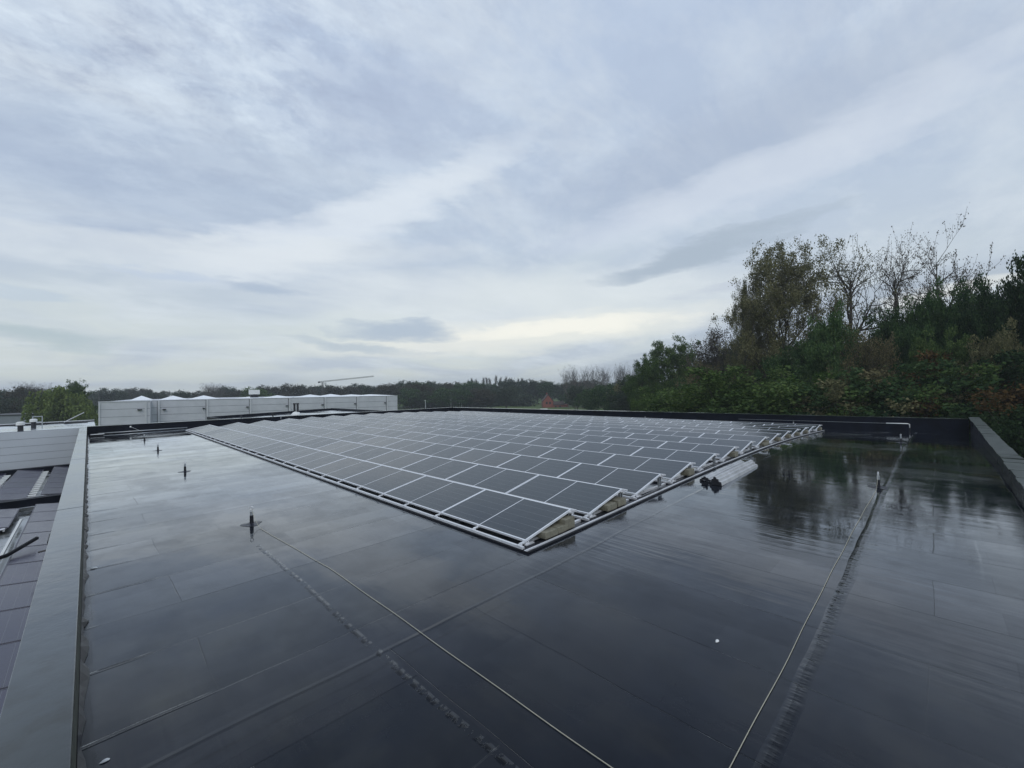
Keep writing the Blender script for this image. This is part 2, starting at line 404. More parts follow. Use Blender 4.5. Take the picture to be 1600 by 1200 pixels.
    wm = N(nt, 'ShaderNodeMix', data_type='FLOAT'); nt.links.new(wet, wm.inputs[0]); nt.links.new(ro, wm.inputs[2]); wm.inputs[3].default_value = 0.02
    ro = wm.outputs[0]
    matt = ramp(nt, noi(0.42, 9, sc=(1.2, .8, 1), loc=(12, 4, 0), rough=0.62, dist=0.3), [(0.52, (0, 0, 0)), (0.56, (1, 1, 1))])
    ro = mth(nt, 'ADD', ro, mth(nt, 'MULTIPLY', matt, 0.06))
    for l, k in ((mort, .10), (crease, .06), (dots, .4), (gut, .2), (j1, .05)):
        ro = mth(nt, 'ADD', ro, mth(nt, 'MULTIPLY', l, k))
    # ---- height
    rip = noi(1.0, 3, sc=(7.5, 0.55, 1), rough=0.55)      # long ripples running along y
    rip2 = noi(1.0, 2, sc=(2.2, 1.1, 1), loc=(4, 0, 0))
    grit = noi(190, 2)
    right = mth(nt, 'MULTIPLY', mth(nt, 'SUBTRACT', 5.2, Y, clamp=True), 0.9, clamp=True)
    ripc = noi(1.0, 3, sc=(6.0, 0.35, 1), loc=(31, 7, 0), rough=0.6)
    shift = mth(nt, 'MULTIPLY', cell, 1.0)
    rmix = N(nt, 'ShaderNodeMix', data_type='FLOAT'); nt.links.new(shift, rmix.inputs[0]); nt.links.new(rip, rmix.inputs[2]); nt.links.new(ripc, rmix.inputs[3])
    h = mth(nt, 'MULTIPLY', mth(nt, 'MULTIPLY', rmix.outputs[0], mth(nt, 'MULTIPLY', ramp(nt, noi(0.5, 4, sc=(1, .6, 1), loc=(4, 9, 0)), [(0.36, (.25, .25, .25)), (0.6, (1, 1, 1))]), mth(nt, 'MULTIPLY', 0.0055, mth(nt, 'SUBTRACT', 1.0, mth(nt, 'MULTIPLY', wet, 0.55))))), mth(nt, 'ADD', 0.14, right))
    h = mth(nt, 'ADD', h, mth(nt, 'MULTIPLY', wrinkle_shade, 0.005))
    h = mth(nt, 'ADD', h, mth(nt, 'MULTIPLY', rip2, 0.0030))
    h = mth(nt, 'ADD', h, mth(nt, 'MULTIPLY', cell, 0.004))
    h = mth(nt, 'ADD', h, mth(nt, 'MULTIPLY', mort, -0.0018))
    h = mth(nt, 'ADD', h, mth(nt, 'MULTIPLY', j1, 0.0015))
    wr = noi(1, 3, sc=(14, 3, 1))
    h = mth(nt, 'ADD', h, mth(nt, 'MULTIPLY', crease, mth(nt, 'ADD', 0.002, mth(nt, 'MULTIPLY', wr, 0.012))))
    h = mth(nt, 'ADD', h, mth(nt, 'MULTIPLY', dots, 0.006))
    h = mth(nt, 'ADD', h, mth(nt, 'MULTIPLY', grit, mth(nt, 'MULTIPLY', mth(nt, 'SUBTRACT', 1.0, wet), 0.00012)))
    b = N(nt, 'ShaderNodeBump'); b.inputs['Strength'].default_value = 1.0; b.inputs['Distance'].default_value = 1.0
    nt.links.new(h, b.inputs['Height'])
    fb = brick(mth(nt, 'ADD', Xw, 43.7), mth(nt, 'ADD', Yw, 41.1), 2.3, 0.51, 0.004, 0.31)
    fb2 = brick(mth(nt, 'ADD', Yw, 42.2), mth(nt, 'ADD', Xw, 40.7), 1.9, 0.49, 0.004, 0.27)
    fcell = sel(val(fb.outputs['Color']), val(fb2.outputs['Color'])); fm = sel(fb.outputs['Fac'], fb2.outputs['Fac'])
    stain = ramp(nt, noi(1.3, 10, sc=(1, .8, 1), loc=(20, 8, 0), rough=0.7), [(0.46, (1, 1, 1)), (0.60, (0, 0, 0))])
    film = mth(nt, 'ADD', 1.14, mth(nt, 'MULTIPLY', cell, 0.16))
    film = mth(nt, 'ADD', film, mth(nt, 'MULTIPLY', fcell, 0.20))
    film = mth(nt, 'MULTIPLY', film, mth(nt, 'ADD', 0.88, mth(nt, 'MULTIPLY', stain, 0.12)))
    film = mth(nt, 'MULTIPLY', film, mth(nt, 'SUBTRACT', 1.0, mth(nt, 'MULTIPLY', mort, 0.30)))
    film = mth(nt, 'MULTIPLY', film, mth(nt, 'SUBTRACT', 1.0, mth(nt, 'MULTIPLY', matt, 0.08)))
    film = mth(nt, 'MULTIPLY', film, mth(nt, 'SUBTRACT', 1.0, mth(nt, 'MULTIPLY', fm, 0.12)))
    wet_finish(nt, col, ro, b.outputs[0], 4.1, 0.007, film)
    return m

def cells_material(name='solar_cells', tint=(0.009, 0.018, 0.025)):
    """dark half cut cells behind glass: local x up the slope, y along the row"""
    m = bpy.data.materials.new(name); m.use_nodes = True
    nt = m.node_tree; p = nt.nodes['Principled BSDF']
    tc = N(nt, 'ShaderNodeTexCoord'); sep = N(nt, 'ShaderNodeSeparateXYZ'); nt.links.new(tc.outputs['Object'], sep.inputs[0])
    x, y = sep.outputs[0], sep.outputs[1]
    def grid(c, period, off, half):
        fr = mth(nt, 'FRACT', mth(nt, 'DIVIDE', mth(nt, 'ADD', c, off), period))
        d = mth(nt, 'ABSOLUTE', mth(nt, 'SUBTRACT', fr, 0.5))
        return mth(nt, 'LESS_THAN', d, half/period)
    g1 = grid(x, 0.1817, 0.078, 0.0032)
    g2 = grid(y, 0.0862, 0.0435, 0.0008)
    g3 = grid(x, 0.0202, 0.0, 0.0006)
    info = N(nt, 'ShaderNodeObjectInfo')
    base = mixc(nt, mth(nt, 'MULTIPLY', info.outputs['Random'], 0.5), tint, tuple(t*1.7 for t in tint))
    col = mixc(nt, mth(nt, 'MULTIPLY', g3, 0.25), base, (0.10, 0.11, 0.12))
    col = mixc(nt, mth(nt, 'MULTIPLY', g2, 0.4), col, (0.09, 0.10, 0.11))
    col = mixc(nt, mth(nt, 'MULTIPLY', g1, 0.65), col, (0.14, 0.15, 0.16))
    nt.links.new(col, p.inputs['Base Color'])
    n = N(nt, 'ShaderNodeTexNoise'); n.inputs['Scale'].default_value = 3; n.inputs['Detail'].default_value = 8
    nt.links.new(tc.outputs['Object'], n.inputs[0])
    dn = N(nt, 'ShaderNodeTexNoise'); dn.inputs['Scale'].default_value = 14; dn.inputs['Detail'].default_value = 8; nt.links.new(tc.outputs['Object'], dn.inputs[0])
    low = mth(nt, 'MULTIPLY', mth(nt, 'SUBTRACT', mth(nt, 'MULTIPLY', dn.outputs[0], 0.22), x, clamp=True), 9, clamp=True)
    col = mixc(nt, mth(nt, 'MULTIPLY', low, 0.5), col, (0.07, 0.07, 0.06)); nt.links.new(col, p.inputs['Base Color'])
    rr_ = mth(nt, 'ADD', mth(nt, 'MULTIPLY', info.outputs['Random'], 0.10), mth(nt, 'ADD', 0.06, mth(nt, 'MULTIPLY', n.outputs[0], 0.16)))
    nt.links.new(rr_, p.inputs['Roughness'])
    p.inputs['IOR'].default_value = 1.62
    return m

def foliage(name, c0, c1, c2=None, trans=0.25):
    m = bpy.data.materials.new(name); m.use_nodes = True
    nt = m.node_tree; nt.nodes.clear()
    geo = N(nt, 'ShaderNodeNewGeometry'); tc = N(nt, 'ShaderNodeTexCoord')
    n = N(nt, 'ShaderNodeTexNoise'); n.inputs['Scale'].default_value = 0.9; n.inputs['Detail'].default_value = 5
    nt.links.new(tc.outputs['Object'], n.inputs[0])
    info = N(nt, 'ShaderNodeObjectInfo')
    t = mth(nt, 'ADD', n.outputs[0], mth(nt, 'MULTIPLY', mth(nt, 'SUBTRACT', geo.outputs['Random Per Island'], 0.5), 0.5))
    t = mth(nt, 'ADD', t, mth(nt, 'MULTIPLY', mth(nt, 'SUBTRACT', info.outputs['Random'], 0.5), 0.15))
    stops = [(0.25, c0), (0.62, c1)]
    if c2: stops.append((0.85, c2))
    col = ramp(nt, t, stops)
    d = N(nt, 'ShaderNodeBsdfDiffuse'); tr = N(nt, 'ShaderNodeBsdfTranslucent')
    nt.links.new(col, d.inputs[0]); nt.links.new(col, tr.inputs[0])
    mx = N(nt, 'ShaderNodeMixShader'); mx.inputs[0].default_value = trans
    nt.links.new(d.outputs[0], mx.inputs[1]); nt.links.new(tr.outputs[0], mx.inputs[2])
    o = N(nt, 'ShaderNodeOutputMaterial'); nt.links.new(mx.outputs[0], o.inputs[0])
    return m

M = {}
M['membrane'] = roof_material()
M['flash'] = mat('bitumen_flashing', (0.012, 0.014, 0.022), 0.30, noise=0.35, nscale=3, bump=0.5, bscale=14, rvar=0.2)
M['wallflash'] = mat('upstand_membrane', (0.004, 0.006, 0.013), 0.5, ior=1.25, noise=0.4, nscale=2, bump=0.6, bscale=6)
M['cap'] = wet_mat('wet_coping', (0.020, 0.026, 0.028), (0.036, 0.045, 0.046), 0.10, 0.26, 1.2, .35, 5, 3.4, .012, dirt=(0.014, 0.017, 0.014))
M['stone'] = mat('slate_coping', (0.052, 0.064, 0.058), 0.36, noise=0.4, nscale=3, bump=0.5, bscale=16, dirt=(0.02, 0.024, 0.02), dscale=1.7, damt=0.5)
M['moss'] = mat('mossy_face', (0.055, 0.060, 0.045), 0.7, noise=0.4, nscale=6, bump=0.6, bscale=30)
M['alu'] = mat('aluminium', (0.74, 0.75, 0.77), 0.42, metal=0.45, noise=0.06, nscale=6)
M['profile'] = mat('dull_aluminium', (0.55, 0.56, 0.57), 0.42, metal=0.55, noise=0.15, nscale=4)
M['frame'] = mat('anodised_frame', (0.78, 0.80, 0.83), 0.42, metal=0.35, noise=0.05, nscale=9)
M['steel'] = mat('galvanised_steel', (0.42, 0.45, 0.47), 0.42, metal=0.7, noise=0.2, nscale=20)
M['rubber'] = mat('black_rubber', (0.010, 0.011, 0.016), 0.45, noise=0.2, nscale=20)
M['concrete'] = mat('damp_concrete', (0.20, 0.19, 0.145), 0.85, noise=0.3, nscale=9, bump=0.5, bscale=60, dirt=(0.09, 0.09, 0.065), dscale=6)
M['cells'] = cells_material()
M['cells_old'] = cells_material('old_solar_cells', (0.030, 0.027, 0.060))
M['old_frame'] = mat('dull_old_frame', (0.13, 0.13, 0.16), 0.5, metal=0.3)
M['rope'] = mat('rope_fibre', (0.50, 0.48, 0.38), 0.8, bump=0.8, bscale=300)
M['white'] = mat('white_plastic', (0.75, 0.77, 0.76), 0.5, noise=0.05)
M['clad'] = mat('grey_cladding', (0.54, 0.56, 0.60), 0.55, noise=0.06, nscale=0.6, dirt=(0.42, 0.45, 0.48), dscale=0.5, damt=0.5)
M['clad2'] = mat('blue_grey_cladding', (0.215, 0.240, 0.27), 0.50, noise=0.05, nscale=0.5, dirt=(0.18, 0.20, 0.23), dscale=0.4, damt=0.5)
M['clad3'] = mat('pale_blue_grey_cladding', (0.52, 0.56, 0.60), 0.42, noise=0.05, nscale=0.5, dirt=(0.46, 0.50, 0.53), dscale=0.4, damt=0.4)
M['joint'] = mat('panel_joint', (0.15, 0.165, 0.19), 0.7)
M['trim'] = mat('pale_trim', (0.55, 0.57, 0.60), 0.5, noise=0.04)
M['dark'] = mat('dark_metal', (0.02, 0.022, 0.028), 0.5, noise=0.3)
M['wetroof'] = wet_mat('grey_wet_roofing', (0.09, 0.10, 0.12), (0.15, 0.17, 0.19), 0.08, 0.35, .5, .3, 2, 2.4, .03)
M['gravel'] = wet_mat('lower_roofing', (0.06, 0.065, 0.06), (0.13, 0.14, 0.13), 0.1, 0.4, 1.2, .5, 6, 2.4, .03, dirt=(0.05, 0.05, 0.03))
M['skylight'] = mat('white_dome', (0.86, 0.89, 0.92), 0.35, noise=0.03)
M['bark'] = mat('bark', (0.055, 0.047, 0.040), 0.9, noise=0.4, nscale=4)
M['palebark'] = mat('pale_bark', (0.13, 0.115, 0.105), 0.9, noise=0.3, nscale=3)
M['brick'] = mat('red_brick', (0.24, 0.085, 0.065), 0.9, noise=0.25, nscale=2)
M['rooftile'] = mat('roof_tiles', (0.075, 0.055, 0.050), 0.85, noise=0.3, nscale=2)
M['orange_tile'] = mat('pale_gable_render', (0.42, 0.36, 0.22), 0.85, noise=0.2, nscale=1)
M['glass'] = mat('window_glass', (0.03, 0.035, 0.04), 0.1)
M['field'] = mat('grass_field', (0.060, 0.105, 0.022), 0.95, noise=0.3, nscale=0.05, dirt=(0.09, 0.10, 0.03), dscale=0.02)
M['crane'] = mat('crane_paint', (0.12, 0.125, 0.12), 0.6)
M['moss_gut'] = mat('mossy_gutter', (0.06, 0.065, 0.025), 0.9, noise=0.5, nscale=3)

# ------------------------------------------------------------------ ground
g = MB()
xs = [-900, -600, -300, -150, -60, 0, 60, 150, 300, 600, 900]
g.sheet(xs, xs, lambda x, y: GZ)
tag(g.build('ground', M['field']), kind='structure')

# ------------------------------------------------------------------ our building: roof, parapets, walls
_kx = [-5, 4.5, 6.1, 7.7, 9.4, 11, 12.6, 14.2, 15.8, 17.4, 19.1, 20.7, 22.3, 24, 25.5, 30.3, 40]
_kz = [0, 0, .03, .06, .09, .11, .12, .12, .11, .09, .05, 0, -.06, -.13, -.2, -.40, -.8]
_gx = np.arange(-3, 36, 0.1); _gz = np.interp(_gx, _kx, _kz)
_gz = np.convolve(np.pad(_gz, 10, mode='edge'), np.ones(21)/21, 'valid')
def zr(x): return float(np.interp(x, _gx, _gz))

XL, YR, YB = -0.08, -1.08, 36.8         # inner faces of left, right and rear parapets
def xfar(y): return 30.25 + (y+1.05)*(27.7-30.25)/38.05
bld = empty('factory_building', (0, 0, GZ), 'flat roofed factory building with wet black roof and low parapets under the solar panels', 'building')
bld_z = -GZ
def bchild(mb, name, m, **k):
    mb.v = [(x, y, z+bld_z) for x, y, z in mb.v]
    return mb.build(name, m, bld, **k)
rf = MB()
ys = np.linspace(YR, YB, 96); nxs = 121
b0 = 0
for i in range(nxs):
    for yv in ys:
        x = XL + (xfar(yv)-XL)*i/(nxs-1)
        rf.v.append((x, yv, zr(x)))
for i in range(nxs-1):
    for j in range(len(ys)-1):
        n = len(ys); rf.f.append((i*n+j, (i+1)*n+j, (i+1)*n+j+1, i*n+j+1))
# the membrane keeps its coordinates in metres: build it at z offset through the object, not the mesh
ro = rf.build('roof_membrane', M['membrane'], bld, smooth=True); ro.location = (0, 0, bld_z)

# left parapet: wet sheet coping on a mossy face
ZL = 0.5
q = MB(); q.box((-0.30, -1.5, -0.6), (XL, YB, ZL-0.012)); pl = bchild(q, 'left_parapet', M['moss'])
pl.name = 'parapet'
for k in range(10):
    q = MB(); y0 = -1.5 + k*3.9; y1 = min(y0+3.9-0.004, YB+0.3)
    q.box((-0.385, y0, ZL-0.008), (-0.085, y1, ZL+0.018 + (k % 2)*0.003))
    q.box((-0.385, y0, ZL-0.06), (-0.375, y1, ZL-0.008))
    q.v = [(x, y, z+bld_z) for x, y, z in q.v]
    o = q.build('coping', M['cap'], pl, bevel=0.006)
# rough lower edge of the upstand turned up the left parapet
q = MB(); rnd = random.Random(4)
yy = -1.0; pts = []
while yy < YB:
    pts.append((yy, 0.05+rnd.random()*0.05, 0.008+rnd.random()*0.05)); yy += 0.16
for (ya, ha, wa), (yb, hb, wb) in zip(pts[:-1], pts[1:]):
    q.face((XL+0.004, ya, ha), (XL+0.004+wa, ya, 0.006), (XL+0.004+wb, yb, 0.006), (XL+0.004, yb, hb))
bchild(q, 'edge_flashing', M['rubber'])
# right parapet with individually lapped coping slabs
q = MB(); q.box((-0.4, YR-0.30, -0.8), (30.6, YR, 0.34)); pr_ = bchild(q, 'parapet', M['flash'])
xx = -0.4; k = 0; rnd = random.Random(9)
while xx < 30.4:
    w = 0.55 + rnd.random()*1.1
    q = MB(); x1 = min(xx+w, 30.75)
    zt = 0.37 + rnd.uniform(-0.006, 0.006); tl = rnd.uniform(-0.018, 0.018); yo = rnd.uniform(-0.012, 0.012)
    P = [(xx, YR-0.33+yo, .342), (x1-.012, YR-0.33+yo, .342), (x1-.012, YR+0.03+yo, .342), (xx, YR+0.03+yo, .342),
         (xx, YR-0.33+yo, zt+tl), (x1-.012, YR-0.33+yo, zt-tl), (x1-.012, YR+0.03+yo, zt-tl), (xx, YR+0.03+yo, zt+tl)]
    q.hexa([(a, b_, c+bld_z) for a, b_, c in P])
    q.build('coping', M['stone'], pr_, bevel=0.006); xx = x1; k += 1
# far parapet
def slab(mb, xa, xb, y0, y1, z0, z1):
    mb.hexa([(xfar(y0)+xa, y0, z0), (xfar(y0)+xb, y0, z0), (xfar(y1)+xb, y1, z0), (xfar(y1)+xa, y1, z0),
             (xfar(y0)+xa, y0, z1), (xfar(y0)+xb, y0, z1), (xfar(y1)+xb, y1, z1), (xfar(y1)+xa, y1, z1)])
q = MB(); slab(q, 0, 0.3, YR+0.04, YB+0.3, -0.9, 0.285); pf = bchild(q, 'parapet', M['wallflash'])
q = MB(); slab(q, -0.03, 0.34, YR+0.04, YB+0.3, 0.288, 0.315); q.v = [(x, y, z+bld_z) for x, y, z in q.v]
q.build('coping', M['cap'], pf)
# rear parapet
q = MB(); q.box((XL-0.2, YB, -0.4), (xfar(YB)-0.002, YB+0.3, 0.50)); pb = bchild(q, 'parapet', M['wallflash'])
q = MB(); P = [(XL+0.002, YB-0.03, .503), (xfar(YB)-.04, YB-0.03, .30), (xfar(YB)-.04, YB+.33, .30), (XL+0.002, YB+.33, .503),
     (XL+0.002, YB-0.03, .53), (xfar(YB)-.04, YB-0.03, .325), (xfar(YB)-.04, YB+.33, .325), (XL+0.002, YB+.33, .53)]
# slope the rear parapet like its coping
me = pb.data
for v in me.vertices:
    if v.co.z > bld_z + 0.3: v.co.z = bld_z + (0.50 if v.co.x < 5 else 0.297)
q.hexa([(a, b_, c+bld_z) for a, b_, c in P]); q.build('coping', M['cap'], pb)
# outer walls below the roof
q = MB()
q.box((-0.28, -1.36, GZ), (-0.02, YB+0.28, -0.61)); bchild(q, 'outer_wall', M['clad2'])
q = MB(); q.box((0.0, -1.36, GZ), (30.3, -1.10, -0.81)); bchild(q, 'outer_wall', M['clad2'])
q = MB(); slab(q, 0.02, 0.26, YR+0.06, YB+0.2, GZ, -0.91); bchild(q, 'outer_wall', M['clad2'])

# ------------------------------------------------------------------ solar array
X1, Y0, PP, ZLO, ZHI, W_, L = 4.5054, 4.306, 1.6183, 0.1107, 0.3125, 1.1116, 2.12
NR, NC = 14, 14
TILT = math.atan2(ZHI-ZLO, W_)
SL = math.hypot(W_, ZHI-ZLO)
def make_panel():
    root = empty('solar_panel', (0, 0, 0), 'x', 'solar panel', 'solar panels in rows on the wet roof')
    T = Matrix.Rotation(-TILT, 4, 'Y')
    fr = MB(); g = 0.006; ww = 0.023; y0, y1 = g, L-g
    fr.box((0, y0, -0.032), (ww, y1, 0.0), T); fr.box((SL-ww, y0, -0.032), (SL, y1, 0.0), T)
    fr.box((ww, y0, -0.032), (SL-ww, y0+ww, 0.0), T); fr.box((ww, y1-ww, -0.032), (SL-ww, y1, 0.0), T)
    fr.build('frame', M['frame'], root)
    gl = MB()
    for a, b in ((y0+ww, L/2-0.009), (L/2+0.009, y1-ww)):
        gl.box((ww, a, -0.012), (SL-ww, b, -0.003))
    o = gl.build('cells', M['cells'], root); o.rotation_euler = (0, -TILT, 0)
    st = MB(); st.box((ww, L/2-0.0088, -0.012), (SL-ww, L/2+0.0088, -0.002), T)
    st.build('centre_strip', M['frame'], root)
    bk = MB(); bk.box((ww, y0+ww, -0.02), (SL-ww, y1-ww, -0.0125), T); bk.build('backsheet', M['white'], root)
    return root
proto = make_panel()
for i in range(NR):
    for j in range(NC):
        x = X1+PP*i; y = Y0+L*j
        z = zr(x) + ZLO; slope = (zr(x+W_)-zr(x))/W_
        lab = 'dark solar panel, %s from the right end of the %s row from the camera' % (WORDS[j], WORDS[i])
        if i == 0 and j == 0:
            o = proto; o.location = (x, y, z); o['label'] = 'dark solar panel at the nearest corner of the array above the concrete blocks'
        else:
            o = copy_thing(proto, (x, y, z), lab)
        rj = random.Random(i*31+j); o.rotation_euler = (R(rj.uniform(-.12, .12)), -math.atan(slope)+R(rj.uniform(-.3, .3)), 0)

def make_rack(i):
    x = X1+PP*i; z0 = zr(x); z1 = zr(x+W_)
    yA, yB = Y0-0.06, Y0+L*NC+0.06
    root = empty('mounting_rack', (x, Y0, z0), 'aluminium mounting rack carrying the %s row of solar panels' % WORDS[i], 'rack', 'racks under the panel rows')
    def B(mb, name, m):
        mb.v = [(a-x, b-Y0, c-z0) for a, b, c in mb.v]; return mb.build(name, m, root)
    q = MB(); xf = x-0.10
    q.box((xf-0.03, yA, z0+0.028), (xf+0.012, yB, z0+0.062)); B(q, 'front_rail', M['alu'])
    q = MB(); q.box((xf-0.045, yA+0.01, z0+0.004), (xf+0.03, yB-.01, z0+0.027)); B(q, 'rubber_mat', M['rubber'])
    # high edge: rail with a folded lip and a sheet falling away behind
    xh = x+W_
    q = MB(); q.box((xh+0.012, yA-0.02, z1+ZHI-0.035), (xh+0.043, yB, z1+ZHI-0.006)); B(q, 'ridge_rail', M['alu'])
    q = MB()
    q.hexa([(xh+0.060, yA+.05, z1+ZHI-.03), (xh+0.063, yA+.05, z1+ZHI-.03), (xh+0.063, yB-.02, z1+ZHI-.03), (xh+0.060, yB-.02, z1+ZHI-.03),
            (xh+0.056, yA+.05, z1+ZHI-.012), (xh+0.060, yA+.05, z1+ZHI-.012), (xh+0.060, yB-.02, z1+ZHI-.012), (xh+0.056, yB-.02, z1+ZHI-.012)])
    B(q, 'rear_lip', M['alu'])
    # clamps on the low edge, one at every panel joint and middle
    for k in range(0, 2*NC+1):
        if i > 0 and k > 0: break
        yy = Y0 + k*L/2 + (0.02 if k == 0 else 0)
        q = MB()
        q.box((xf-0.038, yy-0.035, z0+0.060), (xf+0.02, yy+0.035, z0+0.074))
        q.box((xf+0.005, yy-0.022, z0+0.074), (x+0.010, yy+0.022, z0+0.090))
        q.box((x-0.020, yy-0.022, z0+0.074), (x-0.006, yy+0.022, z0+ZLO+0.006))
        B(q, 'clamp', M['alu'])
    # posts at the right hand end
    for dx in (-0.03, 0.045):
        q = MB(); q.box((xh+dx-0.016, Y0+0.03, z1+0.05), (xh+dx+0.002, Y0+0.075, z1+ZHI-0.036))
        q.tube([(xh+dx-0.007, Y0+0.052, z1+0.03), (xh+dx-0.007, Y0+0.052, z1+0.10)], 0.014, 6)
        B(q, 'post', M['steel'])
    q = MB(); q.box((xh-0.06, Y0-0.01, z1+ZHI-0.058), (xh+0.065, Y0+0.028, z1+ZHI-0.037))
    q.box((xh-0.01, Y0-0.012, z1+ZHI-0.085), (xh+0.06, Y0+0.012, z1+ZHI-0.058)); B(q, 'end_bracket', M['alu'])
    # foot bracket under the low corner
    q = MB(); q.box((x-0.02, Y0-0.03, z0+0.04), (x+0.16, Y0+0.02, z0+0.055)); q.tube([(x+0.05, Y0-0.01, z0+0.05), (x+0.05, Y0-0.01, z0+0.088)], 0.012, 6)
    q.box((x-0.01, Y0-0.01, z0+0.056), (x+0.07, Y0+0.015, z0+0.074)); B(q, 'foot_bracket', M['alu'])
    # cross rail between two rows
    q = MB(); q.box((x+0.05, Y0+0.075, z0+0.02), (x+PP-0.15, Y0+0.13, z0+0.055)); B(q, 'cross_rail', M['alu'])
    if i == 0:
        q = MB(); ye = yB+0.02
        q.hexa([(x-.05, ye, z0+.02), (xh+.05, ye, z0+.02), (xh+.05, ye+.004, z0+.02), (x-.05, ye+.004, z0+.02),
                (x-.05, ye, z0+ZLO), (xh+.05, ye, z1+ZHI), (xh+.05, ye+.004, z1+ZHI), (x-.05, ye+.004, z0+ZLO)])
        B(q, 'end_plate', M['alu'])
for i in range(NR): make_rack(i)
# the long channel that closes the right side of the array
er = empty('edge_channel', (X1, Y0-0.15, 0), 'long aluminium channel on black rubber closing the right side of the solar array', 'rail')
xe = X1+PP*(NR-1)+W_+0.2; xsn = np.arange(X1-0.14, xe, 0.4)
q = MB(); q2 = MB(); q3 = MB()
for a, b in zip(xsn[:-1], xsn[1:]):
    za, zb = zr(a), zr(b)
    def seg(mb, y0, y1, h0, h1):
        mb.hexa([(a-X1, y0, za+h0), (b-X1, y0, zb+h0), (b-X1, y1, zb+h0), (a-X1, y1, za+h0),
                 (a-X1, y0, za+h1), (b-X1, y0, zb+h1), (b-X1, y1, zb+h1), (a-X1, y1, za+h1)])
    seg(q, -0.004, 0.008, 0.030, 0.050); seg(q, 0.0085, 0.05, 0.030, 0.034)
    seg(q2, -0.025, 0.125, 0.004, 0.029)
q.build('channel', M['alu'], er); q2.build('rubber_mat', M['rubber'], er)

# ballast blocks at the open row ends
def block(x, y, z, sx, sy, sz, rz, label):
    q = MB(); q.box((-sx/2, -sy/2, 0), (sx/2, sy/2, sz))
    o = q.build('concrete_block', M['concrete'], None, bevel=0.008)
    o.location = (x, y, z); o.rotation_euler = (0, 0, rz)
    tag(o, label, 'concrete block', 'ballast blocks under the panels')
bz = 0.040
for i, spec in {0: [(0.50, .30, .24, .10, 'low'), (0.76, .20, .24, .10, 'middle'), (0.97, .26, .22, .17, 'tall')],
                1: [(0.62, .30, .22, .11, 'low'), (0.96, .28, .22, .12, 'rear')], 3: [(0.93, .30, .22, .14, '')], 5: [(0.93, .30, .22, .14, '')],
                7: [(0.72, .30, .22, .10, 'low'), (1.0, .24, .22, .15, 'rear')], 8: [(0.95, .28, .22, .13, '')], 9: [(0.95, .28, .22, .14, '')],
                10: [(0.9, .3, .22, .12, '')], 11: [(0.95, .28, .22, .14, '')], 13: [(0.95, .28, .22, .14, '')]}.items():
    for dx, sx, sy, sz, wd in spec:
        x = X1+PP*i+dx
        block(x, Y0+0.035, zr(x)+bz, sx, sy, sz, random.Random(i).uniform(-.03, .03),
              ('%s concrete ballast block at the open end of the %s panel row' % (wd or 'lone', WORDS[i])))

# ------------------------------------------------------------------ roof anchors with eye bolts
def make_anchor():
    root = empty('roof_anchor', (0, 0, 0), 'x', 'roof anchor', 'safety anchor posts on the roof')
    q = MB(); q.tube([(0, 0, 0.0), (0, 0, 0.05), (0, 0, 0.16)], [0.038, 0.032, 0.029], 14); q.build('sleeve', M['rubber'], root, smooth=False)
    q = MB(); q.tube([(0, 0, 0.155), (0, 0, 0.232)], 0.024, 14); q.tube([(0, 0, 0.232), (0, 0, 0.240), (0, 0, 0.262)], [0.024, 0.014, 0.009], 12); q.build('post', M['steel'], root)
    q = MB(); q.torus((0, 0, 0.288), (1, 1, 0), 0.028, 0.0065, 20, 8); q.build('eye_ring', M['alu'], root, smooth=True)
    q = MB()  # rumpled square of membrane round the foot
    rnd = random.Random(2); n = 22
    ring = []
    for k in range(n):
        a = 2*math.pi*k/n; r_ = 0.20+0.03*math.sin(3*a)+rnd.uniform(-.01, .01)
        ring.append((r_*.8*math.cos(a), r_*.8*math.sin(a)))
    for k in range(n):
        (xa, ya), (xb, yb) = ring[k], ring[(k+1) % n]
        q.face((xa, ya, 0.004), (xb, yb, 0.004), (xb*.55, yb*.55, 0.010), (xa*.55, ya*.55, 0.010))
        q.face((xa*.55, ya*.55, 0.010), (xb*.55, yb*.55, 0.010), (xb*.17, yb*.17, 0.022), (xa*.17, ya*.17, 0.022))
    q.build('base_flashing', M['flash'], root, smooth=True)
    return root
A0 = make_anchor()
anch = [((2.06, 8.79), 'black and silver eye bolt anchor nearest the camera beside the left parapet'),
        ((2.07, 16.33), 'second eye bolt anchor along the left parapet, counting from the camera'),
        ((2.07, 23.49), 'third eye bolt anchor along the left parapet, counting from the camera'),
        ((2.06, 29.47), 'farthest eye bolt anchor of the line beside the left parapet'),
        ((11.6, 0.91), 'nearer eye bolt anchor in the wet strip right of the panels'),
        ((21.3, 1.0), 'eye bolt anchor farther along the wet strip right of the panels'),
        ((29.2, 6.0), 'small anchor at the far parapet, rightmost of those behind the panels'),
        ((28.9, 15.2), 'small anchor at the far parapet, second from right behind the panels'),
        ((28.5, 22.0), 'small anchor at the far parapet, third from right behind the panels'),
        ((28.1, 28.6), 'small anchor at the far parapet, leftmost of those behind the panels'),
        ((10.6, 36.2), 'small anchor by the rear parapet behind the panel rows')]
for k, ((x, y), lab) in enumerate(anch):
    if k == 0: A0.location = (x, y, zr(x)); A0['label'] = lab
    else: copy_thing(A0, (x, y, zr(x)), lab, rz=0.3*k)

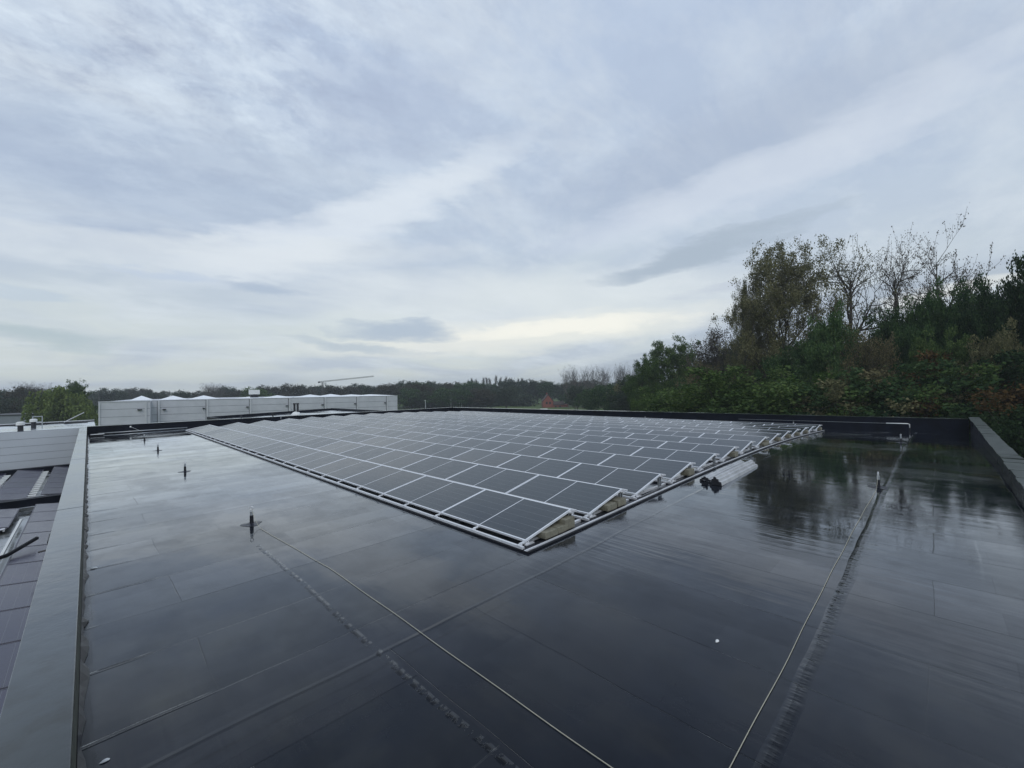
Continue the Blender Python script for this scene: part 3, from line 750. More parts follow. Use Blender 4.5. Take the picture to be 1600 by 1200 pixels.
# ropes
def rope(pts, label, rad=0.0030):
    q = MB(); q.tube(pts, rad, 8); tag(q.build('safety_rope', M['rope'], None, smooth=True), label, 'rope', 'safety ropes along the roof')
rp = []
for t in np.linspace(0, 1, 120):
    y = 8.79 - t*9.6
    s = min(1, (8.79-y)/0.5)
    rp.append((2.06+0.19*min(1, (8.79-y)/3)+0.01*t+.006*math.sin(t*17)*t+.003*math.sin(t*41), y, 0.262*(1-s)**2 + 0.008))
rope(rp, 'pale safety rope running along the roof from the near left anchor towards the camera')
rp = []
for t in np.linspace(0, 1, 120):
    x = 11.57 - t*9.3
    s = min(1, (11.57-x)/0.45)
    rp.append((x, 0.91+0.04*min(1, t*3)+.006*math.sin(t*13)*t+.003*math.sin(t*37), zr(x) + 0.262*(1-s)**2 + 0.008))
rope(rp, 'pale safety rope running from the near right anchor towards the camera')

# bent pipe at the far parapet
q = MB(); q.tube([(29.7, 1.95, 0.02), (29.7, 1.12, 0.03), (29.7, 1.05, 0.0), (29.7, 1.05, -0.22)], 0.022, 8)
root = empty('bent_pipe', (29.7, 1.05, zr(29.7)), 'white elbow pipe standing against the far parapet', 'pipe')
q.v = [(x-29.7, y-1.05, z-zr(29.7)) for x, y, z in q.v]; q.build('pipe', M['white'], root, smooth=True)
q = MB(); q.tube([(0, 0, 0), (0, 0, 0.2)], 0.035, 10); q.build('sleeve', M['rubber'], root)
# thin handline along the far parapet
q = MB(); q.tube([(29.66, 1.95, 0.02), (29.4, 8, 0.0), (29.3, 9, 0.0)], 0.006, 6)
tag(q.build('wire', M['steel']), 'thin wire stretched along the far parapet towards the elbow pipe', 'wire')

# conduit along the foot of the rear parapet
root = empty('cable_conduit', (0.4, YB-0.2, 0), 'grey conduit on black feet along the foot of the rear parapet', 'conduit')
q = MB(); q.tube([(0, 0, 0.07), (4.4, 0.02, 0.07)], 0.035, 10); q.build('pipe', M['steel'], root, smooth=True)
for k in range(4):
    q = MB(); q.box((0.5+k*1.15, -0.09, 0.004), (0.66+k*1.15, 0.09, 0.035)); q.build('foot', M['rubber'], root)
root = empty('drain_box', (0.3, YB-1.3, 0), 'small black outlet box with pale lid in the rear left roof corner', 'drain')
q = MB(); q.box((-.28, -.22, .004), (.32, .22, .09)); q.build('body', M['rubber'], root, bevel=.01)
q = MB(); q.box((-.25, -.18, .092), (.36, .2, .11)); q.build('lid', M['white'], root, bevel=.01)
root = empty('lamp_rod', (1.9, YB-0.5, 0), 'thin rod with small pale head leaning by the rear parapet', 'rod')
q = MB(); q.tube([(0.5, 0, 0.05), (0, 0.2, .36)], 0.010, 6); q.build('rod', M['steel'], root)
q = MB(); q.tube([(-.02, .2, .34), (0, .2, .42)], [.05, .03], 8); q.build('head', M['white'], root)

# three loose profiles beside the array
def profile(x, y, z, rz, ln, label, wz=1.25):
    root = empty('aluminium_profile', (x, y, z), label, 'metal profile', 'loose wind deflector profiles by the array', rz=rz)
    sec = [(a*.74, c*wz) for a, c in [(-.17, .0), (-.15, .055), (-.09, .06), (-.075, .10), (-.02, .105), (.0, .135), (.05, .14), (.07, .10), (.115, .095), (.13, .05), (.165, .045), (.18, .0)]]
    q = MB(); n = len(sec); b = 0
    for xx_ in (0, ln):
        for (a, c) in sec: q.v.append((xx_, a, c))
    for k in range(n-1): q.f.append((k, k+1, n+k+1, n+k))
    for xx_, nm in ((0.0, 0), (ln, 1)): pass
    o = q.build('sheet', M['profile'], root); s = o.modifiers.new('thick', 'SOLIDIFY'); s.thickness = 0.004
    q = MB()
    for (a, c), (a2, c2) in zip(sec[:-1], sec[1:]):
        q.hexa([(-.02, a, 0), (.012, a, 0), (.012, a2, 0), (-.02, a2, 0),
                (-.02, a, c+.006), (.012, a, c+.006), (.012, a2, c2+.006), (-.02, a2, c2+.006)])
    q.build('end_cap', M['rubber'], root)
    for t in (0.22, 0.86):
        q = MB()
        for (a, c), (a2, c2) in zip(sec[3:-1], sec[4:]):
            q.face((ln*t, a, c+.004), (ln*t+.012, a, c+.004), (ln*t+.012, a2, c2+.004), (ln*t, a2, c2+.004))
        q.build('strap', M['steel'], root)
    return root
profile(9.78, 3.50, zr(9.9)+0.006, 0.012, 2.75, 'outer ribbed aluminium profile lying beside the array, black end towards the camera')
profile(10.0, 3.80, zr(10)+0.006, 0.018, 2.72, 'middle ribbed aluminium profile lying beside the array on the wet roof', wz=.75)
root = empty('black_bracket', (9.80, 3.74, zr(9.7)), 'heap of black plastic brackets at the near end of the loose profiles', 'brackets')
rnd = random.Random(5)
for k in range(3):
    q = MB(); a = rnd.uniform(-.03, .08); b = rnd.uniform(-.10, .10); c = rnd.uniform(.01, .08); s = rnd.uniform(.03, .05)
    T = Matrix.Translation((a, b, c)) @ Matrix.Rotation(rnd.uniform(0, 3), 4, 'Z') @ Matrix.Rotation(rnd.uniform(-.4, .4), 4, 'X')
    q.box((-s, -s*.6, -.008), (s, s*.6, .008), T); q.box((-s, -s*.6, .008), (-s*.8, s*.6, .06), T)
    q.build('bracket', M['rubber'], root, bevel=.004)
q = MB(); q.tube([(0, 0, .01), (0, 0, .06), (.03, .06, .06), (.03, .06, .01)], .008, 6)
o = q.build('wire_clip', M['steel']); o.location = (11.45, 4.08, zr(11.45)); tag(o, 'small bent wire clip lying between the array edge and the loose profiles', 'clip')
for (x, y, s, lab) in ((4.04, 1.47, .035, 'small white scrap lying alone on the dark roof in the foreground'),
                       (0.02, 8.25, .05, 'pale lump lying at the foot of the left parapet, the farther one'),
                       (0.05, 3.86, .03, 'tiny white scrap at the foot of the left parapet nearest the camera')):
    q = MB(); rnd = random.Random(int(x*100)); 
    pts = [(s*math.cos(a)*rnd.uniform(.5, 1), s*.6*math.sin(a)*rnd.uniform(.5, 1)) for a in np.linspace(0, 6.28, 9)[:-1]]
    for k in range(8):
        (xa, ya), (xb, yb) = pts[k], pts[(k+1) % 8]
        q.face((xa, ya, .005), (xb, yb, .005), (xb*.5, yb*.5, .005+s*.3), (xa*.5, ya*.5, .005+s*.3)); q.face((xa*.5, ya*.5, .005+s*.3), (xb*.5, yb*.5, .005+s*.3), (0, 0, .005+s*.35))
    o = q.build('paper_scrap', M['white']); o.location = (x, y, zr(x)); tag(o, lab, 'scrap')

# ------------------------------------------------------------------ lower roof to the left with older panels
LZ = -2.0
lw = empty('lower_roof_building', (-12, 18, GZ), 'lower flat roofed hall left of the parapet, carrying older solar panels', 'building')
def L_(mb, name, m, par=None, **k):
    mb.v = [(x+12, y-18, z-GZ) for x, y, z in mb.v]; return mb.build(name, m, par or lw, **k)
q = MB(); q.sheet(np.linspace(-30, -0.39, 20), np.linspace(-4, 36.98, 20), lambda x, y: LZ); L_(q, 'roof', M['gravel'])
q = MB(); q.box((-30, -4, GZ), (-0.39, 36.9, LZ-0.1)); L_(q, 'wall', M['clad2'])
q = MB(); q.box((-30, 36.55, LZ+.004), (-0.4, 36.97, LZ+0.34)); L_(q, 'gutter', M['wallflash'])
# older panels: rows along y, tilted towards the parapet
def old_panel():
    root = empty('old_solar_panel', (0, 0, 0), 'x', 'solar panel', 'older solar panels on the lower roof')
    T = Matrix.Rotation(R(7), 4, 'Y'); w, l = 0.99, 1.62
    q = MB()
    for a, b in (((0, 0), (.03, l)), ((w-.03, 0), (w, l)), ((.03, 0), (w-.03, .03)), ((.03, l-.03), (w-.03, l))):
        q.box((a[0], a[1], -.035), (b[0], b[1], 0), T)
    q.build('frame', M['old_frame'], root)
    q = MB(); q.box((.03, .03, -.012), (w-.03, l-.03, -.002)); o = q.build('cells', M['cells_old'], root); o.rotation_euler = (0, R(7), 0)
    q = MB(); q.box((.1, .02, -.25), (.14, l-.02, -.06)); q.box((w-.14, .02, -.25), (w-.1, l-.02, -.17)); q.build('support', M['alu'], root)
    return root
op = None; cnt = 0
rows = [(-1.46, 4.5, 12, 'parapet row on the lower roof'), (-1.46, 26.6, 6, 'parapet row beyond the beam'),
        (-2.85, 26.6, 6, 'second row from the parapet beyond the beam'), (-4.24, 26.6, 6, 'third row from the parapet beyond the beam'),
        (-2.85, 21.3, 2, 'short row before the beam'), (-4.3, 17.0, 4, 'third row before the beam')]
for x, y0, n, nm in rows:
    for k in range(n):
        lab = 'purple grey solar panel, %s of the %s' % (WORDS[k], nm)
        if op is None: op = old_panel(); o = op; o.location = (x, y0+k*1.65, LZ+.33); o['label'] = lab
        else: copy_thing(op, (x, y0+k*1.65, LZ+.33), lab)
# white ballast slats between the rows
for r_, (x, y0, n) in enumerate(((-1.80, 26.8, 15), (-3.19, 26.8, 15), (-3.2, 21.0, 5))):
    wds = ['gap nearest the parapet', 'second gap from the parapet', 'gap before the black beam'][r_]
    for k in range(n):
        q = MB(); q.box((-.15, -.10, 0), (.17, .10, .05)); o = q.build('ballast_slab', M['white'], bevel=.005)
        o.location = (x, y0+k*.62, LZ+.16); tag(o, 'pale ballast slab lying between older panel rows, %s in the %s' % (WORDS[k], wds), 'slab', 'pale slabs between the older panels')
q = MB(); q.box((-9, -.18, .06), (8.6, .18, .34)); q.box((-9, -.2, .345), (8.6, .2, .36))
o = q.build('black_beam', M['wallflash']); o.location = (-9.2, 25.6, LZ); o.rotation_euler = (0, 0, R(.5)); tag(o, 'black kerb beam crossing the lower roof between the older panels', 'beam')
q = MB(); q.tube([(-1.05, 17.6, LZ+.50), (-1.5, 16.6, LZ+.42), (-2.4, 16.0, LZ+.36), (-4, 15.6, LZ+.3)], .05, 8)
tag(q.build('black_hose', M['rubber'], smooth=True), 'thick black hose lying across the purple panels beside the parapet', 'hose')
q = MB(); q.box((-1.72, 6, LZ+.14), (-1.66, 22.4, LZ+.20)); tag(q.build('cable_rail', M['white']), 'long pale rail on the lower roof left of the panels by the parapet', 'rail')
q = MB(); q.box((-2.75, 12, LZ+.01), (-2.45, 21, LZ+.10)); tag(q.build('moss_strip', M['moss_gut']), 'mossy brown gutter strip on the lower roof', 'gutter')
for k, (xa, ya, xb, yb, lab) in enumerate(((-3.6, 20.2, -1.9, 20.7, 'pale loose rail lying across the lower roof before the black beam'), (-4.4, 13.5, -2.1, 20.0, 'long pale rail lying slantwise on the lower roof'), (-2.0, 19.4, -3.4, 19.1, 'short pale rail on the lower roof by the mossy strip'))):
    q = MB(); q.tube([(xa, ya, LZ+.25), (xb, yb, LZ+.28)], .035, 4); tag(q.build('loose_rail', M['alu']), lab, 'rail', 'loose rails on the lower roof')
root = empty('black_box', (-0.62, 15.0, LZ+.75), 'black junction box fixed outside the left parapet above the purple panels', 'box')
q = MB(); q.box((-.1, -.3, -.3), (.2, .5, .28)); q.build('body', M['rubber'], root, bevel=.03)
q = MB(); q.tube([(-.1, 0, 0), (-.26, .02, -.02)], .02, 6); q.build('plug', M['rubber'], root)

# blue grey hall at the end of the lower roof
hall = empty('blue_grey_hall', (-15, 50, GZ), 'blue grey clad hall with flat wet roof and two vents, behind the lower roof', 'building')
def H_(mb, name, m, **k):
    mb.v = [(x+15, y-50, z-GZ) for x, y, z in mb.v]; return mb.build(name, m, hall, **k)
YW, ZW = 37.2, 0.42
q = MB(); q.box((-40, YW, GZ), (0.30, YW+9, ZW)); H_(q, 'wall', M['clad3'])
for k in range(1, 8):
    q = MB(); q.box((-40, YW-.006, ZW-k*.42-.008), (0.30, YW-.002, ZW-k*.42+.006)); H_(q, 'joint', M['joint'])
q = MB(); q.box((-40, YW+.1, ZW+.003), (0.30, YW+8.7, ZW+.02)); H_(q, 'roof', M['wetroof'])
q = MB(); q.box((-40, YW+8.7, ZW+.0), (0.30, YW+9.02, ZW+.10)); H_(q, 'parapet', M['dark'])
q = MB(); q.box((-40, YW+8.65, ZW+.105), (0.30, YW+9.1, ZW+.14)); H_(q, 'coping', M['trim'])
q = MB(); q.box((-4.02, YW-.05, -.62), (-3.6, YW-.008, -.34)); H_(q, 'wall_vent', M['dark'])
for k, (px, py, lab) in enumerate(((31, 37.9, 'nearer'), (51.5, 42, 'farther'))):
    D = (py)*0.7077; P = place(px, D, 0)
    d = direction(px, 600)
    t = py/d.y; xx_ = d.x*t
    root = empty('roof_vent', (xx_, py, ZW+.02), 'white capped black vent pipe on the blue grey hall roof, the %s one' % lab, 'vent', 'vents on the blue grey hall')
    q = MB(); q.tube([(0, 0, 0), (0, 0, .34)], .12, 12); q.build('pipe', M['dark'], root)
    q = MB(); q.tube([(0, 0, .34), (0, 0, .5), (0, 0, .54)], [.18, .18, .1], 14); q.build('cap', M['white'], root)
root = empty('roof_hatch', (-0.75, 44.6, ZW+.02), 'open roof hatch with pale propped lid on the blue grey hall', 'hatch')
q = MB(); q.box((-.5, -.3, 0), (.7, .3, .09)); q.build('kerb', M['dark'], root)
T = Matrix.Translation((-.5, 0, .10)) @ Matrix.Rotation(R(-32), 4, 'Y'); q = MB(); q.box((0, -.3, 0), (1.2, .3, .04), T); q.build('lid', M['trim'], root)
root = empty('square_frame', (-2.6, 45.6, ZW+.02), 'small square frame standing on the far edge of the blue grey hall', 'frame')
q = MB()
for a, b in (((-.25, 0), (-.2, .6)), ((.2, 0), (.25, .6)), ((-.2, .54), (.2, .6)), ((-.2, .16), (.2, .21))): q.box((a[0], -.04, a[1]), (b[0], .04, b[1]))
q.build('frame', M['steel'], root)

# annex roof beyond the rear parapet
def onplane(u, v, z):
    d = direction(u, v); t = (z-EYE)/d.z; return (d.x*t, d.y*t)
an = empty('annex_building', (10, 44, GZ), 'small flat roofed annex with dark parapet beyond the rear parapet', 'building')
ZA = 0.28
cs = [(7.6, 37.3), (21, 37.3), (21.0, 52.0), (7.6, 47.0)]
q = MB(); q.hexa([(x-10, y-44, 0) for x, y in cs] + [(x-10, y-44, ZA-.25-GZ) for x, y in cs]); q.build('wall', M['clad2'], an)
q = MB(); q.face(*[(x-10, y-44, ZA-.245-GZ) for x, y in cs]); q.build('roof', M['wetroof'], an)
for (xa, ya), (xb, yb) in zip(cs, cs[1:]+cs[:1]):
    if ya < 37.5 and yb < 37.5: continue
    t = Vector((xb-xa, yb-ya, 0)).normalized(); n_ = Vector((-t.y, t.x, 0))*.22
    q = MB(); q.hexa([(xa-10, ya-44, ZA-.26-GZ), (xb-10, yb-44, ZA-.26-GZ), (xb+n_.x-10, yb+n_.y-44, ZA-.26-GZ), (xa+n_.x-10, ya+n_.y-44, ZA-.26-GZ),
                      (xa-10, ya-44, ZA-GZ), (xb-10, yb-44, ZA-GZ), (xb+n_.x-10, yb+n_.y-44, ZA-GZ), (xa+n_.x-10, ya+n_.y-44, ZA-GZ)])
    q.build('parapet', M['wallflash'], an)
root = empty('twin_flue', (13.6, 42.0, ZA-.24), 'pair of black flue pipes rising from a white dome on the annex roof', 'flue')
q = MB(); q.tube([(0, 0, 0), (0, 0, .25), (0, 0, .42), (0, 0, .5)], [.42, .40, .28, .1], 16); q.build('dome', M['white'], root, smooth=True)
for s in (-.15, .15):
    q = MB(); q.tube([(s*.7, -s*.7, .45), (s*.7, -s*.7, 1.15), (s*.7, -s*.7, 1.16), (s*.7, -s*.7, 1.28)], [.09, .09, .12, .12], 12); q.build('flue_pipe', M['dark'], root)
for k, (x, y) in enumerate(((9.9, 45.2), (12.2, 44.0))):
    q = MB(); q.tube([(0, 0, 0), (0, 0, .3), (0, 0, .3), (0, 0, .36)], [.07, .06, .1, .1], 10)
    o = q.build('vent_stub', M['dark']); o.location = (x, y, ZA-.24); tag(o, 'short black vent stub on the annex roof, the %s one' % ('left' if k == 0 else 'right'), 'vent', 'stubs on the annex roof')

# ------------------------------------------------------------------ long grey warehouse behind
gw = empty('grey_warehouse', (7.3, 84.6, GZ), 'long grey clad warehouse with pale downpipes and white rooflights', 'building')
gdir = Vector((0.991, -0.131, 0)); gn_ = Vector((0.131, 0.991, 0))
gw.rotation_euler = (0, 0.011, math.atan2(gdir.y, gdir.x))
TOPG = 1.5 - GZ
def gb(name, a, b, m, par=gw, **k):
    q = MB(); q.box(a, b); return q.build(name, m, par, **k)
gb('wall', (-0.6, 0, 0), (38.5, 40, TOPG), M['clad'])
gb('wall', (-6.1, -3.0, 0), (-0.61, 37, TOPG-.05), M['clad'])
gb('corner_trim', (-0.605, 0.4, 0), (-0.598, 0.5, TOPG-.1), M['trim'])
for x0, x1, y in ((-6.1, -0.61, -3.0), (-0.6, 38.5, 0)):
    for k in range(1, 6):
        gb('joint', (x0, y-.012, TOPG-k*1.08-.02), (x1, y-.002, TOPG-k*1.08+.02), M['joint'])
    gb('coping', (x0-.03, y-.06, TOPG-.04+(.03 if y == 0 else -.02)), (x1+.03, y+.4, TOPG+.06), M['trim'])
gb('downpipe', (-6.05, -3.12, 0), (-5.9, -3.02, TOPG-.1), M['trim'])
for k in range(7):
    x = 0.3+6*k if k else 0.25
    gb('downpipe', (x-.13, -.16, 0), (x+.13, -.014, TOPG-.02), M['trim'])
    gb('shadow_gap', (x-.22, -.05, 0), (x-.14, -.013, TOPG-.05), M['joint'])
    s = -1 if k else 1
    gb('wall_lamp', (x+s*.35-.28 if s < 0 else x+.45, -.35, TOPG-1.45), (x+s*.35+.05 if s < 0 else x+.85, -.015, TOPG-1.3), M['dark'])
gb('wall_lamp', (-2.0, -3.3, TOPG-1.3), (-1.5, -3.02, TOPG-1.15), M['dark'])
gb('downpipe', (-1.2, -3.15, 0), (-0.98, -3.02, TOPG-.1), M['trim'])
def rooflight(u, half, D, zt, label):
    P = Vector(place(u, D, 0)); loc = Vector((P.x, P.y, 1.52-0.011*(P.x-7.3)))
    root = empty('rooflight', loc, label, 'rooflight', 'white pyramid rooflights on the warehouse', rz=gw.rotation_euler.z)
    q = MB(); h = zt
    q.face((-half, -half, 0), (half, -half, 0), (0, 0, h)); q.face((half, -half, 0), (half, half, 0), (0, 0, h))
    q.face((half, half, 0), (-half, half, 0), (0, 0, h)); q.face((-half, half, 0), (-half, -half, 0), (0, 0, h))
    q.build('glazing', M['skylight'], root)
    q = MB(); q.box((-half-.05, -half-.05, -.12), (half+.05, half+.05, -.004)); q.build('kerb', M['trim'], root)
for k, (u, hp, v, D, nm) in enumerate(((221, 15, 618.3, 76, 'leftmost'), (270, 19, 617.8, 79, 'second from left'), (318, 22, 617, 80, 'third from left'),
        (388, 20, 618.5, 78, 'one behind the roof plant box'), (433, 22, 616.0, 81, 'one right of the plant box'), (484, 24, 614.3, 83, 'one below the crane mast'), (516, 24, 613.3, 85, 'first right of the crane mast'),
        (548, 30, 613.6, 88, 'second right of the crane mast'), (578, 32, 613.2, 92, 'largest, at the right end'))):
    rooflight(u, hp*D/F_PX/1.12, D, (horizon(u)-v)*D/F_PX+EYE-1.52, 'white pyramid rooflight on the long grey warehouse, the %s' % nm)
P = place(397, 76, 0)
root = empty('roof_plant', (P[0], P[1], 1.52), 'pale plant box on black legs on the warehouse roof', 'plant unit', rz=gw.rotation_euler.z)
q = MB(); q.box((-.8, -.6, .55), (.8, .6, 1.35)); q.build('casing', M['white'], root, bevel=.05)
q = MB(); q.box((-.6, -.5, 0), (.6, .5, .55)); q.build('plinth', M['dark'], root)
P = place(146, 100, 0)
root = empty('lattice_mast', (P[0], P[1], GZ), 'thin lattice mast behind the left end of the grey warehouse', 'mast')
q = MB()
for s in (-.9, .9): q.tube([(s, 0, 0), (s, 0, 11.6)], .05, 5)
for k in range(12): q.tube([(-.9, 0, k), (.9, 0, k)], .04, 5)
q.build('lattice', M['crane'], root)

# tower crane
D = 260; P = place(504, D)
tz = height_at(504, 597, D)
root = empty('tower_crane', P, 'slim tower crane with long jib above the far trees', 'crane', rz=math.atan2(r2.y, r2.x)+R(0))
hh = tz-GZ
def lattice(name, p0, p1, w, n, par, mtl):
    q = MB(); p0, p1 = Vector(p0), Vector(p1); t = (p1-p0).normalized(); a = t.cross(Vector((0, 1, 0))).normalized(); b_ = t.cross(a)
    cr = [a*w+b_*w, a*w-b_*w, -a*w-b_*w, -a*w+b_*w]
    for c in cr: q.tube([p0+c, p1+c], w*.28, 4)
    for k in range(n):
        c0, c1 = p0+(p1-p0)*k/n, p0+(p1-p0)*(k+1)/n
        for i in range(4): q.tube([c0+cr[i], c1+cr[(i+1) % 4]], w*.16, 4)
    return q.build(name, mtl, par)
lattice('mast', (0, 0, 0), (0, 0, hh), .36, 16, root, M['crane'])
lattice('jib', (-2.5, 0, hh+.1), (31.5, 0, hh+2.9), .26, 26, root, M['crane'])
q = MB(); q.box((-2.6, -.4, hh-.5), (-1.5, .4, hh+.3)); q.build('counterweight', M['dark'], root)
q = MB(); q.box((.6, -.7, hh-1.9), (2, .7, hh-.3)); q.build('cab', M['white'], root)

# red brick farmhouse
D = 205; P = place(856, D, GZ-2.0); hs = 1.1
root = empty('brick_farmhouse', P, 'red brick farmhouse with low side wing among the far trees', 'house', rz=math.atan2(r2.y, r2.x))
def gable(mb, x0, x1, y0, y1, zb, ze, zt, along='y'):
    xm = (x0+x1)/2
    mb.hexa([(x0, y0, zb), (x1, y0, zb), (x1, y1, zb), (x0, y1, zb), (x0, y0, ze), (x1, y0, ze), (x1, y1, ze), (x0, y1, ze)])
    mb.face((x0, y0, ze), (x1, y0, ze), (xm, y0, zt)); mb.face((x1, y1, ze), (x0, y1, ze), (xm, y1, zt))
hz = height_at(856, 617, D)-GZ+2.0
q = MB(); gable(q, -2.6, 2.4, 0, 9, 0, hz*.62, hz); q.build('wall', M['brick'], root)
q = MB()
for s in (-1, 1):
    xe_ = -2.9 if s < 0 else 2.7; xr = -.1
    q.face((xe_, -.2, hz*.6), (xr, -.2, hz+.12), (xr, 9.2, hz+.12), (xe_, 9.2, hz*.6))
rr = q.build('roof', M['rooftile'], root); s_ = rr.modifiers.new('t', 'SOLIDIFY'); s_.thickness = .15
q = MB(); q.box((-.4, 7, hz-.3), (.3, 7.6, hz+.9)); q.build('chimney', M['brick'], rr)
q = MB(); q.box((2.41, 1.5, 0), (9.6, 7, hz*.40)); q.build('side_wing', M['brick'], root)
q = MB(); q.face((2.41, 1.2, hz*.40), (8, 1.2, hz*.40), (8, 4.2, hz*.58), (2.41, 4.2, hz*.58)); q.face((2.41, 7.3, hz*.40), (8, 7.3, hz*.40), (8, 4.2, hz*.58), (2.41, 4.2, hz*.58))
o = q.build('wing_roof', M['rooftile'], root); s_ = o.modifiers.new('t', 'SOLIDIFY'); s_.thickness = .12
for x, y, z, w, h in ((-1.2, -.04, hz*.45, .9, 1.1), (.4, -.04, hz*.45, .9, 1.1), (3.3, 1.46, hz*.2, .8, 1.0), (5.4, 1.46, hz*.2, .8, 1.0)):
    q = MB(); q.box((x, y-.02, z), (x+w, y+.03, z+h)); q.build('window', M['glass'], root)
D = 190; P = place(851, D, GZ-1.8)
root = empty('parked_van', P, 'white van parked in front of the brick farmhouse', 'van', rz=math.atan2(r2.y, r2.x))
q = MB(); q.box((-2.3, -.9, .35), (2.3, .9, 1.25)); q.hexa([(-2.3, -.85, 1.25), (1.5, -.85, 1.25), (1.5, .85, 1.25), (-2.3, .85, 1.25), (-2.2, -.8, 2.1), (.9, -.8, 2.1), (.9, .8, 2.1), (-2.2, .8, 2.1)])
q.build('body', M['white'], root, bevel=.06)
for x in (-1.4, 1.4):
    for y in (-.9, .9):
        q = MB(); q.tube([(x, y-.1, .35), (x, y+.1, .35)], .35, 12); q.build('wheel', M['rubber'], root)

# houses at the far left
for k, (u, D, hw, vt, ve, mw, mr, lab) in enumerate(((2, 120, 4.0, 640, 648, 'orange_tile', 'rooftile', 'pale gabled house at the far left edge among dark trees'),
                      (38, 150, 3.4, 642, 646, 'white', 'rooftile', 'small house with pale gable among the dark trees, left'),
                      (57, 165, 2.6, 642.5, 646, 'white', 'rooftile', 'tiny house with pale gable just left of the willow'))):
    P = place(u, D); root = empty('house', P, lab, 'house', 'houses far left', rz=math.atan2(r2.y, r2.x)+.35)
    zt = height_at(u, vt, D)-GZ; ze = height_at(u, ve, D)-GZ
    q = MB(); gable(q, -hw, hw, 0, 8, 0, ze, zt); q.build('wall', M[mw], root)
    q = MB(); q.face((-hw-.3, -.3, ze-.1), (0, -.3, zt+.1), (0, 8.3, zt+.1), (-hw-.3, 8.3, ze-.1)); q.face((hw+.3, -.3, ze-.1), (0, -.3, zt+.1), (0, 8.3, zt+.1), (hw+.3, 8.3, ze-.1))
    o = q.build('roof', M[mr], root); s_ = o.modifiers.new('t', 'SOLIDIFY'); s_.thickness = .15
P = place(8, 88); root = empty('dark_shed', P, 'long dark flat shed behind the blue grey hall', 'shed', rz=math.atan2(r2.y, r2.x))
zt = height_at(8, 649.5, 88)-GZ
q = MB(); q.box((-8, 0, 0), (4.4, 9, zt)); q.build('wall', M['clad2'], root)
q = MB(); q.box((-8.2, -.2, zt+.01), (4.6, 9.2, zt+.2)); q.build('roof', M['dark'], root)
# lamp posts in the field
for k, (u, D, vt) in enumerate(((664, 170, 626), (704, 190, 624), (717, 190, 625), (720.5, 190, 626))):
    P = place(u, D); root = empty('lamp_post', P, '%s thin pale lamp post from the left in the far field' % WORDS[k], 'lamp post', 'lamp posts in the far field')
    h = height_at(u, vt, D)-GZ
    q = MB(); q.tube([(0, 0, 0), (0, 0, h)], [.12, .08], 6); q.build('pole', M['trim'], root)
    q = MB(); q.box((-.5, -.12, h), (.2, .12, h+.12)); q.build('lamp_head', M['white'], root)

# ------------------------------------------------------------------ trees
def grow(seed, Hh, first=0.2, nlimb=10, limb=0.42, up0=0.5, levels=3, child=6, r0=0.2, lean=(0, 0), wob=0.06, seg=5, shrink=0.5, top=1.0, curve=0.35, ratio=0.42, rr=0.55):
    rnd = random.Random(seed); br = []; tips = []
    def branch(p, d, ln, rad, lev):
        pts = [p]; rads = [rad]; n = seg if lev < 2 else max(2, seg-2)
        cur = Vector(p); dd = Vector(d).normalized()
        for k in range(n):
            dd = (dd + Vector((rnd.gauss(0, wob), rnd.gauss(0, wob), rnd.gauss(0, wob)+curve*0.12*(1 if lev else 0)))).normalized()
            if lev == 0: dd = (dd + Vector((lean[0], lean[1], 0))*0.08).normalized()
            cur = cur + dd*(ln/n); pts.append(cur.copy()); rads.append(max(rad*(1-0.82*(k+1)/n), 0.008))
        br.append((pts, rads, lev))
        if lev >= levels:
            tips.extend((pts[i], (pts[-1]-pts[0]).normalized()) for i in range(1, len(pts)))
            return
        cnt = nlimb if lev == 0 else child
        for c in range(cnt):
            t = first + (1-first)*(c+rnd.random()*0.7)/cnt if lev == 0 else 0.25+0.75*(c+rnd.random())/cnt
            t = min(t, 0.99); f = t*n; i0 = int(f); fr = f-i0
            q = pts[i0].lerp(pts[min(i0+1, n)], fr); base = (pts[min(i0+1, n)]-pts[i0]).normalized()
            a = rnd.random()*6.283 if lev else c*2.4+rnd.random()
            side = Vector((math.cos(a), math.sin(a), 0)); side = (side - base*side.dot(base)).normalized()
            upf = up0 if lev == 0 else up0*0.8+0.1
            nd = (side*(1-upf) + base*upf + Vector((0, 0, 0.08))).normalized()
            l2 = Hh*limb*(1-0.55*t if lev == 0 else 1) * (ratio**lev)*rnd.uniform(0.7, 1.2)
            if lev == 0: l2 *= 0.55+0.9*math.sin(min(1, (t-first)/(1-first)*0.8+0.2)*math.pi)**.6 if top >= 1 else 1
            branch(q, nd, l2, rads[i0]*rr, lev+1)
    branch(Vector((0, 0, 0)), Vector((lean[0], lean[1], 1)), Hh*0.93, r0, 0)
    return br, tips
def trunk_mesh(br, minlev=9, sides=(7, 5, 4, 3), thick=1.0):
    V = []; F = []
    for pts, rads, lev in br:
        if lev > minlev: continue
        n = sides[min(lev, 3)]; b = len(V)
        for i, p in enumerate(pts):
            t = (pts[min(i+1, len(pts)-1)]-pts[max(i-1, 0)]).normalized()
            a = Vector((1, 0, 0)) if abs(t.x) < .8 else Vector((0, 1, 0)); e1 = t.cross(a).normalized(); e2 = t.cross(e1)
            for k in range(n):
                an = 6.2832*k/n; V.append(p+(e1*math.cos(an)+e2*math.sin(an))*rads[i]*thick)
        for i in range(len(pts)-1):
            for k in range(n): F.append((b+i*n+k, b+i*n+(k+1) % n, b+(i+1)*n+(k+1) % n, b+(i+1)*n+k))
    me = bpy.data.meshes.new('trunk'); me.from_pydata([tuple(v) for v in V], [], F); me.materials.append(None); return me
